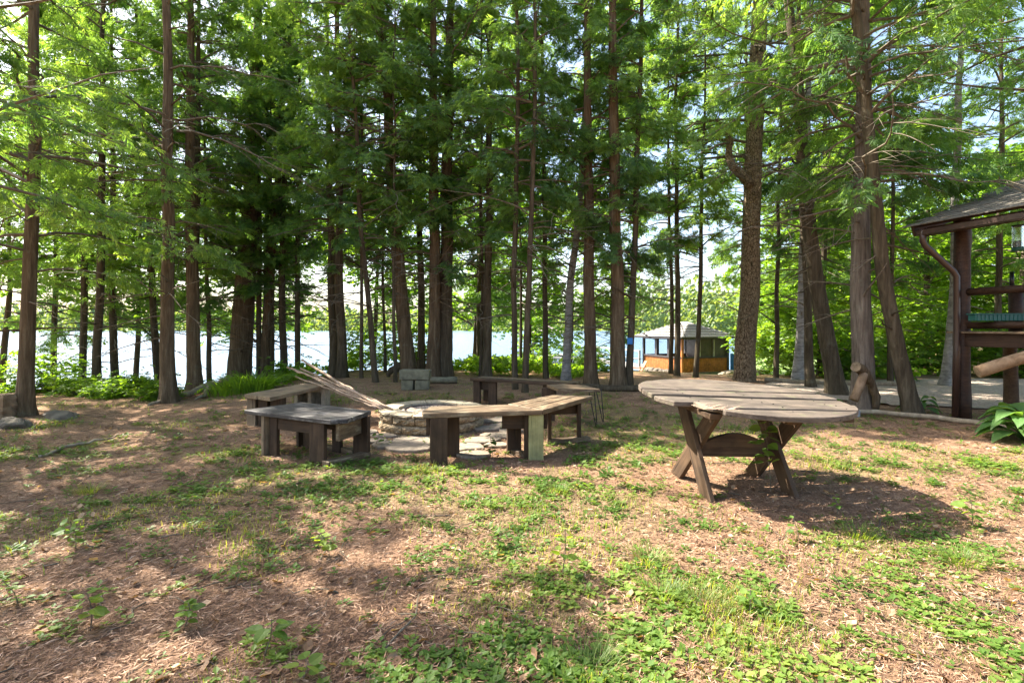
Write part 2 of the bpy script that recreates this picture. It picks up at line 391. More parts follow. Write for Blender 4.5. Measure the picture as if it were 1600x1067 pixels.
def poly_board(name, poly, ztop, th, mat, parent=None, gdir=(1,0), bev=.005, tilt=None, raggedness=0):
    """flat plank of any outline: poly = world xy, or xyz when its corners differ in height"""
    ang = math.atan2(gdir[1], gdir[0]); cx = sum(p[0] for p in poly)/len(poly); cyy = sum(p[1] for p in poly)/len(poly)
    m = Matrix.Translation((cx, cyy, ztop)) @ Matrix.Rotation(ang, 4, 'Z'); mi = m.inverted()
    bm = bmesh.new(); top = []
    for p in poly:
        z = p[2] if len(p) > 2 else ztop
        top.append(bm.verts.new(mi @ Vector((p[0], p[1], z))))
    bot = [bm.verts.new(v.co - Vector((0, 0, th))) for v in top]
    n = len(top)
    f = bm.faces.new(top)
    bm.faces.new(bot[::-1])
    for i in range(n): bm.faces.new((top[i], bot[i], bot[(i+1) % n], top[(i+1) % n]))
    bmesh.ops.recalc_face_normals(bm, faces=bm.faces)
    if bev: bmesh.ops.bevel(bm, geom=bm.edges[:], offset=bev, segments=1, affect='EDGES')
    me = bpy.data.meshes.new(name); bm.to_mesh(me); bm.free(); me.materials.append(mat)
    return link(name, me, parent, m)
def clip(poly, nx, ny, d):
    """keep the side nx*x+ny*y <= d"""
    out = []
    for i in range(len(poly)):
        a = poly[i]; c = poly[(i+1) % len(poly)]; da = nx*a[0]+ny*a[1]-d; dc = nx*c[0]+ny*c[1]-d
        if da <= 0: out.append(a)
        if da*dc < 0:
            t = da/(da-dc); out.append(tuple(a[k]+(c[k]-a[k])*t for k in range(len(a))))
    return out

# ------------------------------------------------------------------ ground, path, water
def blob(x, y, cx, cy_, sx, sy): return np.exp(-((x-cx)/sx)**2 - ((y-cy_)/sy)**2)
def green(x, y):
    """how much grows on the forest floor at x, y (0..1)"""
    n = fbm(x*1.3+9, y*1.3, 11, 4); n2 = fbm(x*.45, y*.45+4, 23, 2)
    g = .21 + .14*ss(4.2, 5.2, y) + .30*blob(x, y, .6, 3.3, 1.9, 1.4) + .32*blob(x, y, 1.4, 2.0, 1.8, .8) + .45*blob(x, y, .2, 4.4, 1.3, .6) + .4*blob(x, y, -1.6, 4.3, .6, .35)
    g = g + .55*blob(x, y, 1.6, 6.6, 1.5, 1.5) + .3*blob(x, y, 3.6, 5.3, 1.6, 1.0) + .3*blob(x, y, 4, 3, 1.5, 1.0) + .18*blob(x, y, -2.6, 3.6, 1.2, .8) + .35*blob(x, y, -.8, 9.0, 2.5, .8) + .25*blob(x, y, -3.2, 6.2, 1.4, .8)
    g = g + .5*ss(11, 13, y) - .12*blob(x, y, -3.5, 2.8, 1.5, 2)
    g = g - .35*blob(x, y, 2.3, 4.0, .9, .5) - .35*blob(x, y, -.6, 6.2, 1.5, .8) - .8*ss(7.6, 8.2, y)*ss(4.6, 5.4, x)*(1-ss(11.2, 12.2, y))
    return np.clip((n-.5)*1.7 + (n2-.5)*.3 + g*1.05 + .02, 0, 1)
def grid_axis(lo, hi, fine0, fine1, fs, grow=1.16, mx=60):
    a = list(np.arange(fine0, fine1, fs)); s = fs
    while a[-1] < hi: s = min(s*grow, mx); a.append(a[-1]+s)
    s = fs
    while a[0] > lo: s = min(s*grow, mx); a.insert(0, a[0]-s)
    return np.array(a)
gx = grid_axis(-1300, 1300, -8, 10, .11); gy = grid_axis(-60, 1500, 1.2, 14, .11)
XX, YY = np.meshgrid(gx, gy)
def Gfull(x, y):
    h = G(x, y)
    far = ss(440, 480, y) * 1.0
    spit = ss(186, 194, y)*(1-ss(236, 244, y))*ss(.185, .20, x/np.maximum(y, 1)); h = h*(1-spit) - 1.5*spit
    return h*(1-far) + far*(-1.55 + 9*ss(640, 1000, y)*(.5+fbm(x*.004, y*.004, 5)))
ZZ = Gfull(XX, YY) + (fbm(XX*6, YY*6, 31, 3)-.5)*.022*(YY < 14)*(np.abs(XX) < 10)
ny_, nx_ = XX.shape
i = np.arange(ny_-1)[:, None]*nx_; j = np.arange(nx_-1)[None, :]
Fq = np.stack([i+j, i+j+1, i+nx_+j+1, i+nx_+j], -1).reshape(-1, 4)
fy_ = YY.ravel()[Fq[:, 0]]
M_meadow = plain("meadow", (.09,.13,.03), .95, 0, .5, 1.5, .5)
me = np_mesh("forest_floor", np.stack([XX, YY, ZZ], -1).reshape(-1, 3), [(Fq[fy_ < 24], 0), (Fq[fy_ >= 24], 1)], [M_ground, M_meadow], green(XX, YY).ravel(), True)
tag(link("ground", me), kind='structure')
V = np.array([(-1400, -80, WATER), (1400, -80, WATER), (1400, 1400, WATER), (-1400, 1400, WATER)], float)
# the lake lies only in front of the bank
V[:2, 1] = 14.0
tag(link("lake_water", np_mesh("lake_water", V, [(np.array([[0,1,2,3]]), 0)], [M_water])), kind='structure')
# gravel drive on the right
px_ = np.linspace(5.0, 30, 90); py_ = np.linspace(0, 1, 14)
PX, T_ = np.meshgrid(px_, py_)
y0 = 8.25 + .1*np.sin(PX*1.3) - .10*(PX-5); y1 = 11.6 + .12*np.sin(PX*1.9+1) + .02*(PX-5)
PY = y0 + (y1-y0)*T_
PX2 = PX + (1-ss(5, 6.2, PX))*1.2*(4*(T_-.5)**2)
ii = np.arange(13)[:, None]*90; jj = np.arange(89)[None, :]
Fq = np.stack([ii+jj, ii+jj+1, ii+90+jj+1, ii+90+jj], -1).reshape(-1, 4)
tag(link("gravel_path", np_mesh("gravel_path", np.stack([PX2, PY, G(PX2, PY)+.022*np.ones_like(PX)], -1).reshape(-1, 3), [(Fq, 0)], [M_gravel], None, True)), kind='structure')

# ------------------------------------------------------------------ foliage generators
def rot_frames(d, up_hint=None, roll=None):
    """rows of rotation matrices whose x axis is d"""
    d = d/np.linalg.norm(d, axis=1)[:, None]
    up = np.zeros_like(d); up[:, 2] = 1
    y = np.cross(up, d); y /= np.linalg.norm(y, axis=1)[:, None]+1e-6
    z = np.cross(d, y)
    if roll is not None:
        c = np.cos(roll)[:, None]; s = np.sin(roll)[:, None]; y, z = y*c+z*s, z*c-y*s
    return np.stack([d, y, z], -1)
def scatter(acc, TV, TF, pos, Rm, size, tint, mi=0):
    n = len(pos); k = len(TV)
    V = np.einsum('nij,kj->nki', Rm, TV)*size[:, None, None] + pos[:, None, :]
    Fm = (TF[None] + (np.arange(n)*k)[:, None, None]).reshape(-1, TF.shape[1])
    acc.add(V.reshape(-1, 3), Fm, mi, np.repeat(tint, k))
def cedar_spray(seed, pairs=4):
    g = np.random.default_rng(seed); V = []; Fc = []
    def diamond(p, a, L, w):
        d = np.array([math.cos(a), math.sin(a)]); q = np.array([-d[1], d[0]])
        z = lambda r: -.35*r[0]**2 - .25*abs(r[1])**1.5 + g.normal(0, .03)
        pts = [p, p+d*L*.5+q*w, p+d*L, p+d*L*.5-q*w]; b = len(V)
        for r in pts: V.append((r[0], r[1], z(r)))
        Fc.append((b, b+1, b+2)); Fc.append((b, b+2, b+3))
    for i in range(pairs):
        t = .02 + .78*i/pairs
        for s in (-1, 1):
            L = (.50*(1-t)**.6 + .12)*g.uniform(.7, 1.25); a = s*g.uniform(.5, 1.0)
            diamond(np.array([t+g.uniform(-.05, .05), 0.]), a, L, g.uniform(.045, .075))
    diamond(np.array([.3, 0]), g.normal(0, .1), .75, .055)
    return np.array(V), np.array(Fc)
CS = [cedar_spray(s, p) for s, p in ((1, 4), (2, 5), (3, 3))]
def leafy(n, seed, L=.42, star=False):
    """twig with n broad leaves"""
    g = np.random.default_rng(seed); V = []; Fc = []
    for i in range(n):
        t = (i+.6)/n; s = 1 if i % 2 else -1
        p = np.array([t*.75, 0, -.08*t*t]); a = s*g.uniform(.5, 1.3) if i < n-1 else 0
        d = np.array([math.cos(a), math.sin(a), g.uniform(-.5, .15)]); d /= np.linalg.norm(d)
        q = np.cross(d, [0, 0, 1]); q /= np.linalg.norm(q); q = q + np.array([0, 0, g.uniform(-.35, .35)]); up = np.cross(q, d)*.12
        LL = L*g.uniform(.8, 1.2); w = LL*.36
        pts = [p, p+d*LL*.35+q*w+up*LL, p+d*LL*.72+q*w*.75, p+d*LL, p+d*LL*.72-q*w*.75, p+d*LL*.35-q*w+up*LL]; b = len(V)
        V += pts; Fc += [(b, b+1, b+2), (b, b+2, b+3), (b, b+3, b+4), (b, b+4, b+5)]
    return np.array(V), np.array(Fc)
LS = [leafy(7, 4), leafy(6, 5), leafy(8, 6)]
def tuft(n, seed):
    g = np.random.default_rng(seed); V = []; Fc = []
    for i in range(n):
        ax = g.uniform(0, .75); th = g.uniform(0, 2*math.pi); sp = g.uniform(.45, 1.0)
        d = np.array([1.0, math.cos(th)*sp, math.sin(th)*sp]); d /= np.linalg.norm(d)
        q = np.cross(d, g.normal(size=3)); q /= np.linalg.norm(q); p = np.array([ax, 0, 0]); b = len(V)
        V += [p-q*.016, p+q*.016, p+d*g.uniform(.5, .75)]; Fc.append((b, b+1, b+2))
    return np.array(V), np.array(Fc)
TS = [tuft(34, 7), tuft(30, 8)]

def branch_curve(o, az, L, pitch0, droop, g, k=7):
    t = np.linspace(0, 1, k)
    hor = L*t; z = L*(math.tan(pitch0)*t - droop*t**2 + droop*.45*t**3)
    side = np.cumsum(g.normal(0, .03, k))*L; side -= side[0]
    d = np.array([math.cos(az), math.sin(az)]); q = np.array([-d[1], d[0]])
    return np.stack([o[0]+d[0]*hor+q[0]*side, o[1]+d[1]*hor+q[1]*side, o[2]+z], -1)
def cedar_crown(name, seed, h0=2.6, h1=13, Rm=2.2, nb=70, per=34, size=(.09, .20), keep=None, dead=14, lowfac=.55, az_rng=None):
    g = np.random.default_rng(seed); acc = Acc(); pos = []; dr = []; sz = []; tn = []
    for i in range(nb):
        u = ((i+.5)/nb)**.92; z = h0 + (h1-h0)*u + g.normal(0, .08)
        prof = lowfac + (1-lowfac)*min(1, u/.22) if u < .22 else (1-((u-.22)/.78)**1.5)*.95+.08
        L = Rm*prof*g.uniform(.6, 1.15); az = i*2.39996 + g.normal(0, .4)
        if az_rng: az = g.uniform(*az_rng)
        pitch = g.uniform(-.05, .5) + .35*u; droop = g.uniform(.15, .95)
        c = branch_curve((0, 0, z), az, L, pitch, droop, g)
        tube_c = c
        n = int(per*3.5*(.5+L/Rm*.6)); tt = .22+.78*g.random(n)**.75
        ck = g.random(7); cc = np.interp(tt*7, np.arange(7), ck); tt = tt[(cc+g.random(n)*.5) > .46]; n = len(tt)
        p = np.stack([np.interp(tt, np.linspace(0, 1, len(c)), c[:, k]) for k in range(3)], -1)
        s = np.where(g.random(n) < .5, -1, 1); a = az + s*g.uniform(.25, 1.25, n); dz = g.uniform(-1.0, .12, n)
        off = g.random(n)**1.3*(.62*(1-tt*.65))*min(1.2, L)*.75
        p = p + np.stack([np.cos(a)*off, np.sin(a)*off, -.25*off + g.normal(0, .07, n)], -1)
        d3 = np.stack([np.cos(a), np.sin(a), dz], -1); tnn = np.clip(g.normal(.46, .17)+g.normal(0, .18, n)+.2*tt, 0, 1)
        if keep is not None:
            kk = keep(p); fr = kk.mean() if len(kk) else 0
            if fr > .3 or g.random() < .15: tube_acc(acc, tube_c, np.linspace(.012+.006*L, .003, len(c)), 4, 1, t=.4)
            p, d3, tnn = p[kk], d3[kk], tnn[kk]
        else: tube_acc(acc, tube_c, np.linspace(.014+.008*L, .004, len(c)), 4, 1, t=.4)
        pos.append(p); dr.append(d3); sz.append(g.uniform(*size, len(p))); tn.append(tnn)
    for i in range(dead):
        z = g.uniform(h0*.45, h0+2.5); az = g.uniform(0, 6.28); L = g.uniform(.5, 1.7)
        c = branch_curve((0, 0, z), az, L, g.uniform(-.2, .5), g.uniform(.2, .9), g, 8)
        tube_acc(acc, c, np.linspace(.014, .003, len(c)), 4, 1, t=.6)
        for q in range(3):
            o = c[g.integers(2, 6)]; c2 = branch_curve(o, az+g.uniform(-1.2, 1.2), L*g.uniform(.3, .6), g.uniform(-.5, .4), .5, g, 5)
            tube_acc(acc, c2, np.linspace(.006, .002, len(c2)), 3, 1, t=.6)
    pos = np.concatenate(pos); dr = np.concatenate(dr); sz = np.concatenate(sz); tn = np.concatenate(tn)
    w = g.integers(0, 3, len(pos)); roll = g.normal(0, .5, len(pos)); Rr = rot_frames(dr, roll=roll)
    for v in range(3):
        q = w == v
        scatter(acc, CS[v][0], CS[v][1], pos[q], Rr[q], sz[q], tn[q], 0)
    return acc.mesh(name, [M_cedar, M_twig])
def broad_crown(name, seed, h0, h1, Rx, n, size=(.20, .34), nb=26, mat=None, round_=True):
    g = np.random.default_rng(seed); acc = Acc(); pos = []; dr = []
    for i in range(nb):
        z = h0 + (h1-h0)*g.random()**.9*.85; az = g.uniform(0, 6.28); u = (z-h0)/(h1-h0)
        L = Rx*(.5+.6*math.sin(math.pi*min(1, u*.8+.15)))*g.uniform(.5, 1.15)
        c = branch_curve((0, 0, max(.05, z-L*.35)), az, L, g.uniform(.2, .8), .35, g)
        tube_acc(acc, c, np.linspace(.010+.006*L, .003, len(c)), 4, 1, t=.4)
        m = max(4, n//nb); tt = .2+.8*g.random(m)**.7
        p = np.stack([np.interp(tt, np.linspace(0, 1, len(c)), c[:, k]) for k in range(3)], -1) + g.normal(0, .16*Rx**.5, (m, 3))*(.5+tt[:, None])
        a = az+g.normal(0, 1.1, m); pos.append(p); dr.append(np.stack([np.cos(a), np.sin(a), g.uniform(-.5, .3, m)], -1))
    pos = np.concatenate(pos); dr = np.concatenate(dr); pos[:, 2] = np.maximum(pos[:, 2], .08)
    n = len(pos); sz = g.uniform(*size, n); cl = fbm(pos[:, 0]*2+50, pos[:, 1]*2+pos[:, 2]*1.7, seed, 2)
    tn = np.clip(cl*1.1-.05+g.normal(0, .14, n), 0, 1); w = g.integers(0, 3, n); Rr = rot_frames(dr, roll=g.normal(0, .45, n))
    for v in range(3):
        q = w == v; scatter(acc, LS[v][0], LS[v][1], pos[q], Rr[q], sz[q], tn[q], 0)
    return acc.mesh(name, [mat or M_broad, M_twig])
def pine_crown(name, seed, h0, h1, Rm, nb, per):
    g = np.random.default_rng(seed); acc = Acc(); pos = []; dr = []
    for i in range(nb):
        u = (i+.5)/nb; z = h0+(h1-h0)*u; L = Rm*(1-.75*u)*g.uniform(.6, 1.1); az = i*2.4+g.normal(0, .4)
        if math.sin(az) < -.25 and abs(math.cos(az)) < .92 and z < 10.5: az += 1.6 if i % 2 else -1.6
        c = branch_curve((0, 0, z), az, L, g.uniform(-.05, .3), g.uniform(.2, .5), g, 8)
        tube_acc(acc, c, np.linspace(.035, .006, len(c)), 5, 1, t=.4)
        for q in range(7):
            tq = g.uniform(.25, .95); o = np.array([np.interp(tq, np.linspace(0, 1, 8), c[:, k]) for k in range(3)])
            a = az+g.choice([-1, 1])*g.uniform(.4, 1.0); L2 = L*(1.1-tq)*.7
            c2 = branch_curve(o, a, L2, g.uniform(-.1, .3), .3, g, 5); tube_acc(acc, c2, np.linspace(.010, .004, 5), 3, 1, t=.4)
            n = int(per/6); tt = .25+.75*g.random(n)
            p = np.stack([np.interp(tt, np.linspace(0, 1, 5), c2[:, k]) for k in range(3)], -1)+g.normal(0, .07, (n, 3))
            aa = a+g.normal(0, .7, n); pos.append(p); dr.append(np.stack([np.cos(aa), np.sin(aa), g.uniform(-.3, .7, n)], -1))
    pos = np.concatenate(pos); dr = np.concatenate(dr); n = len(pos); sz = g.uniform(.15, .23, n); tn = np.clip(g.normal(.55, .2, n), 0, 1)
    w = g.integers(0, 2, n); Rr = rot_frames(dr)
    for v in range(2):
        q = w == v; scatter(acc, TS[v][0], TS[v][1], pos[q], Rr[q], sz[q], tn[q], 0)
    return acc.mesh(name, [M_pine, M_twig])

# ------------------------------------------------------------------ trees
def trunk_mesh(name, pts, rads, mat, seed, n=14, flare=.7, knots=4, stubs=0, ridg=.03):
    """pts are relative to the base; rads follow them"""
    pts = np.asarray(pts, float); g = np.random.default_rng(seed)
    H = pts[-1][2]; zs = np.unique(np.concatenate([np.linspace(-.12, .9, 12), np.arange(1.05, H, .22), [H]]))
    q = np.stack([np.interp(zs, pts[:, 2], pts[:, 0]), np.interp(zs, pts[:, 2], pts[:, 1]), zs], -1)
    # smooth the bends
    for _ in range(3): q[1:-1, :2] = (q[:-2, :2]+q[1:-1, :2]*2+q[2:, :2])/4
    q[:, :2] += np.stack([(fbm(zs*.5, zs*0+seed, 3, 2)-.5), (fbm(zs*.5, zs*0+seed+9, 4, 2)-.5)], -1)*.10*np.clip(zs, 0, 1)[:, None]
    r = np.interp(zs, pts[:, 2], rads)
    th = np.linspace(0, 2*np.pi, n, endpoint=False)
    k = g.integers(3, 6); ph = g.uniform(0, 6.28)
    fl = 1 + flare*np.exp(-np.clip(zs, 0, None)/.22)[:, None]*(.75+.45*np.cos(k*th+ph)[None, :])
    lob = fl*(1 + ridg*np.cos(5*th+ph+zs[:, None]*.6) + g.normal(0, ridg*.7, (len(zs), n)))
    a = Acc(); tube_acc(a, q, r, n, 0, lobes=lob)
    for s in range(stubs):
        z = g.uniform(1.2, min(H-1, 7)); az = g.uniform(0, 6.28); o = np.array([np.interp(z, zs, q[:, 0]), np.interp(z, zs, q[:, 1]), z])
        c = branch_curve(o, az, g.uniform(.25, .9), g.uniform(-.2, .8), .4, g, 5); tube_acc(a, c, np.linspace(.02, .006, 5), 5, 0)
    return a.mesh(name, [mat], True)
CROWN = [cedar_crown("cedar_crown", 100+k, h0=h0, Rm=rm, nb=nb, per=per) for k, (h0, rm, nb, per) in
         enumerate([(2.4, 1.8, 80, 34), (2.0, 1.7, 80, 33), (2.9, 1.9, 76, 33), (2.6, 1.5, 74, 31), (3.4, 2.0, 76, 33)])]
THIN = [cedar_crown("thin_crown", 120+k, h0=h0, h1=9.5, Rm=1.15, nb=40, per=30, size=(.09, .19)) for k, h0 in enumerate([2.2, 2.9])]
def tree(name, label, base, top_px, w_px, mat, crown=None, H=13.0, group=None, cat='tree', mid=None, top_w=.45, seed=0, stubs=0, crz=0, csc=1.0, n=14, flare=.6, cz=0.0, depth_lean=0.0):
    """base: ground point; top_px (px, py): where the photo shows the trunk higher up; w_px: width at breast height"""
    x, y, z = base; r = w_px*.5*y/F*.88; flare = flare*.8
    def at(px, py): q = PZ(px, py, y+depth_lean); return (q.x-x, depth_lean, q.z-z)
    pts = [(0, 0, 0)]
    if mid: pts.append(at(*mid))
    t = at(*top_px)
    pts.append(t); sx = (t[0]-pts[-2][0])/max(.1, t[2]-pts[-2][2])
    H = max(H, t[2]+.5)
    pts.insert(0, (0, 0, -.12)); pts.append((t[0]+sx*(H-t[2])*.6, depth_lean, H))
    pts = np.array(pts, float); rads = np.interp(pts[:, 2], [-.12, 0, 1.2, H*.6, H], [r*1.15, r*1.15, r, r*(1+top_w)/2*.95, r*.12])
    root = empty(name, (x, y, z)); tag(root, label, cat, group)
    tr = link('trunk', trunk_mesh('trunk', pts, rads, mat, seed, n, flare, stubs=stubs), root, Matrix.Translation((x, y, z)))
    if crown is not None:
        lean = math.atan2(t[0], t[2])*.8
        m = Matrix.Translation((x, y, z+cz)) @ Matrix.Rotation(lean, 4, 'Y') @ Matrix.Rotation(crz, 4, 'Z') @ Matrix.Scale(csc, 4)
        c = link('crown', crown, root, m)
    return root
TREES = [  # px, py of base, upper point, width px, bark, crown, label
 (180, 594, (176, 400), 12, 'd', 0, 'slim lakeshore cedar midway between the leaning cedar by the stump and the next dark trunks'),
 (251, 594, (236, 440), 11, 'd', 1, 'slim cedar leaning left right behind the straight dark trunk, lake beyond it'),
 (264, 629, (261, 330), 21, 'b', 5, 'straight dark brown cedar standing at the thin end of the driftwood root'),
 (305, 609, (297, 290), 20, 'b', 3, 'pale ochre cedar trunk just left of the massive leaning cedar'),
 (328, 594, (323, 420), 8, 'd', 6, 'thin cedar stem between the ochre trunk and the massive leaning cedar'),
 (372, 588, (388, 385), 36, 'b', 0, 'massive brown cedar leaning right behind the daylily clump'),
 (405, 585, (405, 380), 9, 'd', 7, 'thin dark cedar stem just right of the massive leaning cedar'),
 (410, 583, (431, 350), 14, 'b', 7, 'brown cedar curving right above the daylily clump'),
 (424, 583, (424, 400), 8, 'd', 6, 'thin dark stem crossing behind the curved brown cedar'),
 (444, 591, (443, 380), 12, 'd', 6, 'straight dark cedar directly above the left end of the pale plank bench'),
 (464, 577, (466, 350), 9, 'd', 7, 'far dark cedar seen just left of the tips of the stick bundle'),
 (521, 588, (515, 330), 13, 'd', 4, 'left stem of the close pair of dark cedars behind the stick bundle'),
 (534, 590, (528, 320), 15, 'd', 6, 'right stem of the close pair of dark cedars behind the stick bundle'),
 (565, 591, (565, 380), 6, 'd', 7, 'thinnest straight stem between the cedar pair and the slanting slim cedar'),
 (587, 597, (563, 345), 9, 'd', 3, 'slim cedar slanting left above the fire pit'),
 (602, 581, (598, 430), 5, 'd', 6, 'thin lakeside sapling trunk behind the slanting slim cedar'),
 (618, 597, (617, 435), 6, 'd', 7, 'thin stem rising through the dark driftwood arch'),
 (640, 589, (613, 300), 23, 'b', 6, 'thick brown cedar leaning left behind the concrete block seat'),
 (658, 580, (656, 330), 12, 'd', 7, 'narrow cedar squeezed between the left leaning cedar and the twin trunks'),
 (676, 592, (678, 300), 20, 'b', 7, 'ridged brown cedar, left one of the twin trunks behind the concrete block seat'),
 (694, 591, (699, 300), 23, 'd', 0, 'dark thick cedar, right one of the twin trunks above the short log'),
 (751, 589, (751, 330), 6, 'd', 6, 'thin stem hugging the left side of the upright cedar behind the far bench end'),
 (760, 591, (763, 300), 14, 'd', 2, 'upright dark cedar behind the left legs of the far bench'),
 (805, 608, (806, 330), 10, 'd', 7, 'slim dark cedar nearest behind the middle of the far bench'),
 (814, 573, (814, 430), 5, 'd', 6, 'pale thin stem by the lake between two slim cedars'),
 (820, 613, (829, 330), 10, 'd', 7, 'slim cedar leaning right behind the middle of the far bench'),
 (853, 591, (850, 330), 9, 'd', 6, 'slim straight cedar in front of the canopy on the dock'),
 (924, 602, (919, 300), 19, 'b', 6, 'straight brown cedar with a swollen base right of the birch'),
 (966, 607, (961, 300), 22, 'b', 6, 'stout dark cedar left of the blue mark, forked low'),
 (1048, 584, (1046, 400), 7, 'd', 6, 'leftmost of the three slim cedars in front of the orange pavilion'),
 (1058, 587, (1058, 380), 9, 'd', 1, 'middle of the three slim cedars in front of the orange pavilion'),
 (1087, 589, (1095, 400), 8, 'd', 7, 'rightmost of the three slim cedars in front of the orange pavilion'),
 (1213, 592, (1215, 470), 8, 'd', None, 'slim grey trunk in the bright brush right of the big pine'),
 (1247, 596, (1252, 490), 15, 'g', 6, 'pale grey trunk leaning behind the dark cedars at the drive'),
 (1267, 606, (1259, 450), 13, 'd', None, 'slim dark cedar just left of the strongly leaning cedar'),
 (1308, 617, (1262, 330), 25, 'd', None, 'strongly left leaning dark cedar above the right half of the round table'),
 (1347, 642, (1350, 320), 31, 'y', 4, 'tall brown cedar with a bark ring behind the sawn forked branch'),
 (1426, 649, (1384, 440), 23, 'd', 2, 'twisted grey cedar leaning left beside the porch'),
 (1392, 600, (1392, 470), 8, 'd', 6, 'thin trunk beyond the drive between the brown cedar and the twisted cedar'),
 (1478, 603, (1486, 480), 15, 'g', None, 'pale birch trunk beyond the drive just left of the porch post'),
]
def light_keep(x0, y0, z0, lo=.25):
    """crown of the trees beside the clearing: airy where the sun reaches the clearing"""
    def f(p):
        t = (p[:, 2]+z0)/SUN_DIR.z; sx = p[:, 0]+x0-SUN_DIR.x*t; sy = p[:, 1]+y0-SUN_DIR.y*t
        lit = (ss(-1.5, -.3, sx + .35*(sy-4))*ss(2.9, 3.7, sy+.12*sx) + .30*ss(4.6, 5.4, sy) + .30*ss(1.0, 3.0, sx))*(1-.55*ss(5.6, 6.8, sy)*(1-ss(0, 1.5, sx)))
        n = .15*fbm(sx*1.1+3, sy*1.8, 77, 2) + .85*fbm(sx*2.9, sy*4.6, 78, 2)
        return (n + .22*(rng.random(len(p))-.5) > .445 + .485*np.clip(lit, 0, 1)) & (rng.random(len(p)) > .85*np.clip(lit, 0, 1)-.25)
    return f
barks = {'b': M_bark, 'd': M_barkdark, 'g': M_birch, 'y': M_barkgrey}
allc = CROWN + [THIN[0], THIN[1], THIN[0]]
for k, (px, py, top, w, bk, cr, lab) in enumerate(TREES):
    b0 = P(px, py); cm = None
    if cr is not None: cm = allc[cr] if cr < 5 else THIN[cr % 2]
    if px == 264:
        cm = cedar_crown('cedar_crown', 300+k, h0=2.6, h1=12.0, Rm=2.1, nb=70, per=46, keep=light_keep(*b0))
    if px == 1347: cm = cedar_crown('cedar_crown', 460, h0=3.2, h1=12, Rm=2.6, nb=60, per=40, az_rng=(-1.1, 2.4))
    tree('cedar_tree' if bk != 'g' else 'birch_tree', lab, b0, top, w, barks[bk], cm, H=12.5 if w > 8 else 9.5, seed=k+1, stubs=rnd.randint(6, 14) if w > 8 else 4,
         crz=rnd.uniform(0, 6.28), csc=rnd.uniform(.92, 1.08), n=16 if w > 12 else 9, flare=.55 if w > 10 else .3, cz=rnd.uniform(-.2, .5)+(.35 if 1040 < px < 1095 else 0),
         group='trees along the lakeshore')
# left near cedar with its low sprays
b0 = P(39, 650)
tree('cedar_tree', 'leaning cedar at the left edge beside the rotten stump, with drooping boughs', b0, (50, 330), 21, M_bark,
     cedar_crown('cedar_crown', 401, h0=2.1, h1=10, Rm=3.1, nb=64, per=60, keep=light_keep(*b0)), seed=71, stubs=10, n=18, flare=.8, group='trees along the lakeshore')
# cedar out of frame on the left whose boughs hang into the picture
b0 = (-5.7, 5.0, gz(-5.7, 5.0))
tree('cedar_tree', 'cedar just outside the left edge with its dark boughs hanging into the upper left corner', b0, (-250, 100), 30, M_bark,
     cedar_crown('cedar_crown', 402, h0=2.2, h1=8, Rm=3.3, nb=56, per=62, keep=light_keep(*b0)), seed=72, n=12, group='trees along the lakeshore')
# birch with dark scars
tree('birch_tree', 'birch with peeling dark and pale bark behind the right end of the far bench', P(884, 594), (903, 340), 13, M_birch, THIN[1], mid=(890, 470), seed=73, stubs=6, group='trees along the lakeshore')
# second stem of the forked cedar
tree('cedar_tree', 'narrower stem beside the stout dark cedar carrying the blue mark', P(982, 605), (994, 300), 11, M_barkdark, THIN[0], mid=(987, 470), seed=74, stubs=9, crz=2.2, group='trees along the lakeshore')
b0 = (9.6, 7.9, gz(9.6, 7.9))
tree('cedar_tree', 'cedar beyond the porch at the right whose boughs overhang the shingled roof', b0, (1770, 100), 28, M_bark,
     cedar_crown('cedar_crown', 403, h0=3.3, h1=9, Rm=3.6, nb=46, per=56), seed=76, n=12)
# the pine
pb = P(1163, 595)
pine = tree('pine_tree', 'tall pine with thick scaly bark and one broken crooked limb behind the round table', pb, (1186, 60), 31, M_pinebark, None, mid=(1176, 300), H=15, top_w=.7, seed=75, stubs=14, n=20, flare=.25)
link('crown', pine_crown('pine_crown', 500, 4.6, 13, 4.8, 34, 84), pine, Matrix.Translation((pb[0]+.35, pb[1], pb[2])))
yb = pb[1]
limb = [PZ(*q, yb-.15) for q in ((1172, 290), (1160, 275), (1146, 262), (1139, 240), (1140, 222), (1135, 205), (1127, 192))]
tube_obj('broken_limb', limb, np.array([.11, .10, .085, .075, .07, .06, .05]), M_pinebark, pine, 10, jitter=.01, sub=2)
for q in (((1139, 223), (1120, 228), (1100, 236), (1085, 250)), ((1163, 280), (1145, 270), (1128, 288), (1117, 305)), ((1127, 192), (1110, 188), (1090, 190), (1060, 215), (1040, 250))):
    tube_obj('twig', [PZ(*a, yb-.3-.1*i) for i, a in enumerate(q)], np.linspace(.03, .008, len(q)), M_twig, pine, 6, jitter=.01, sub=2)
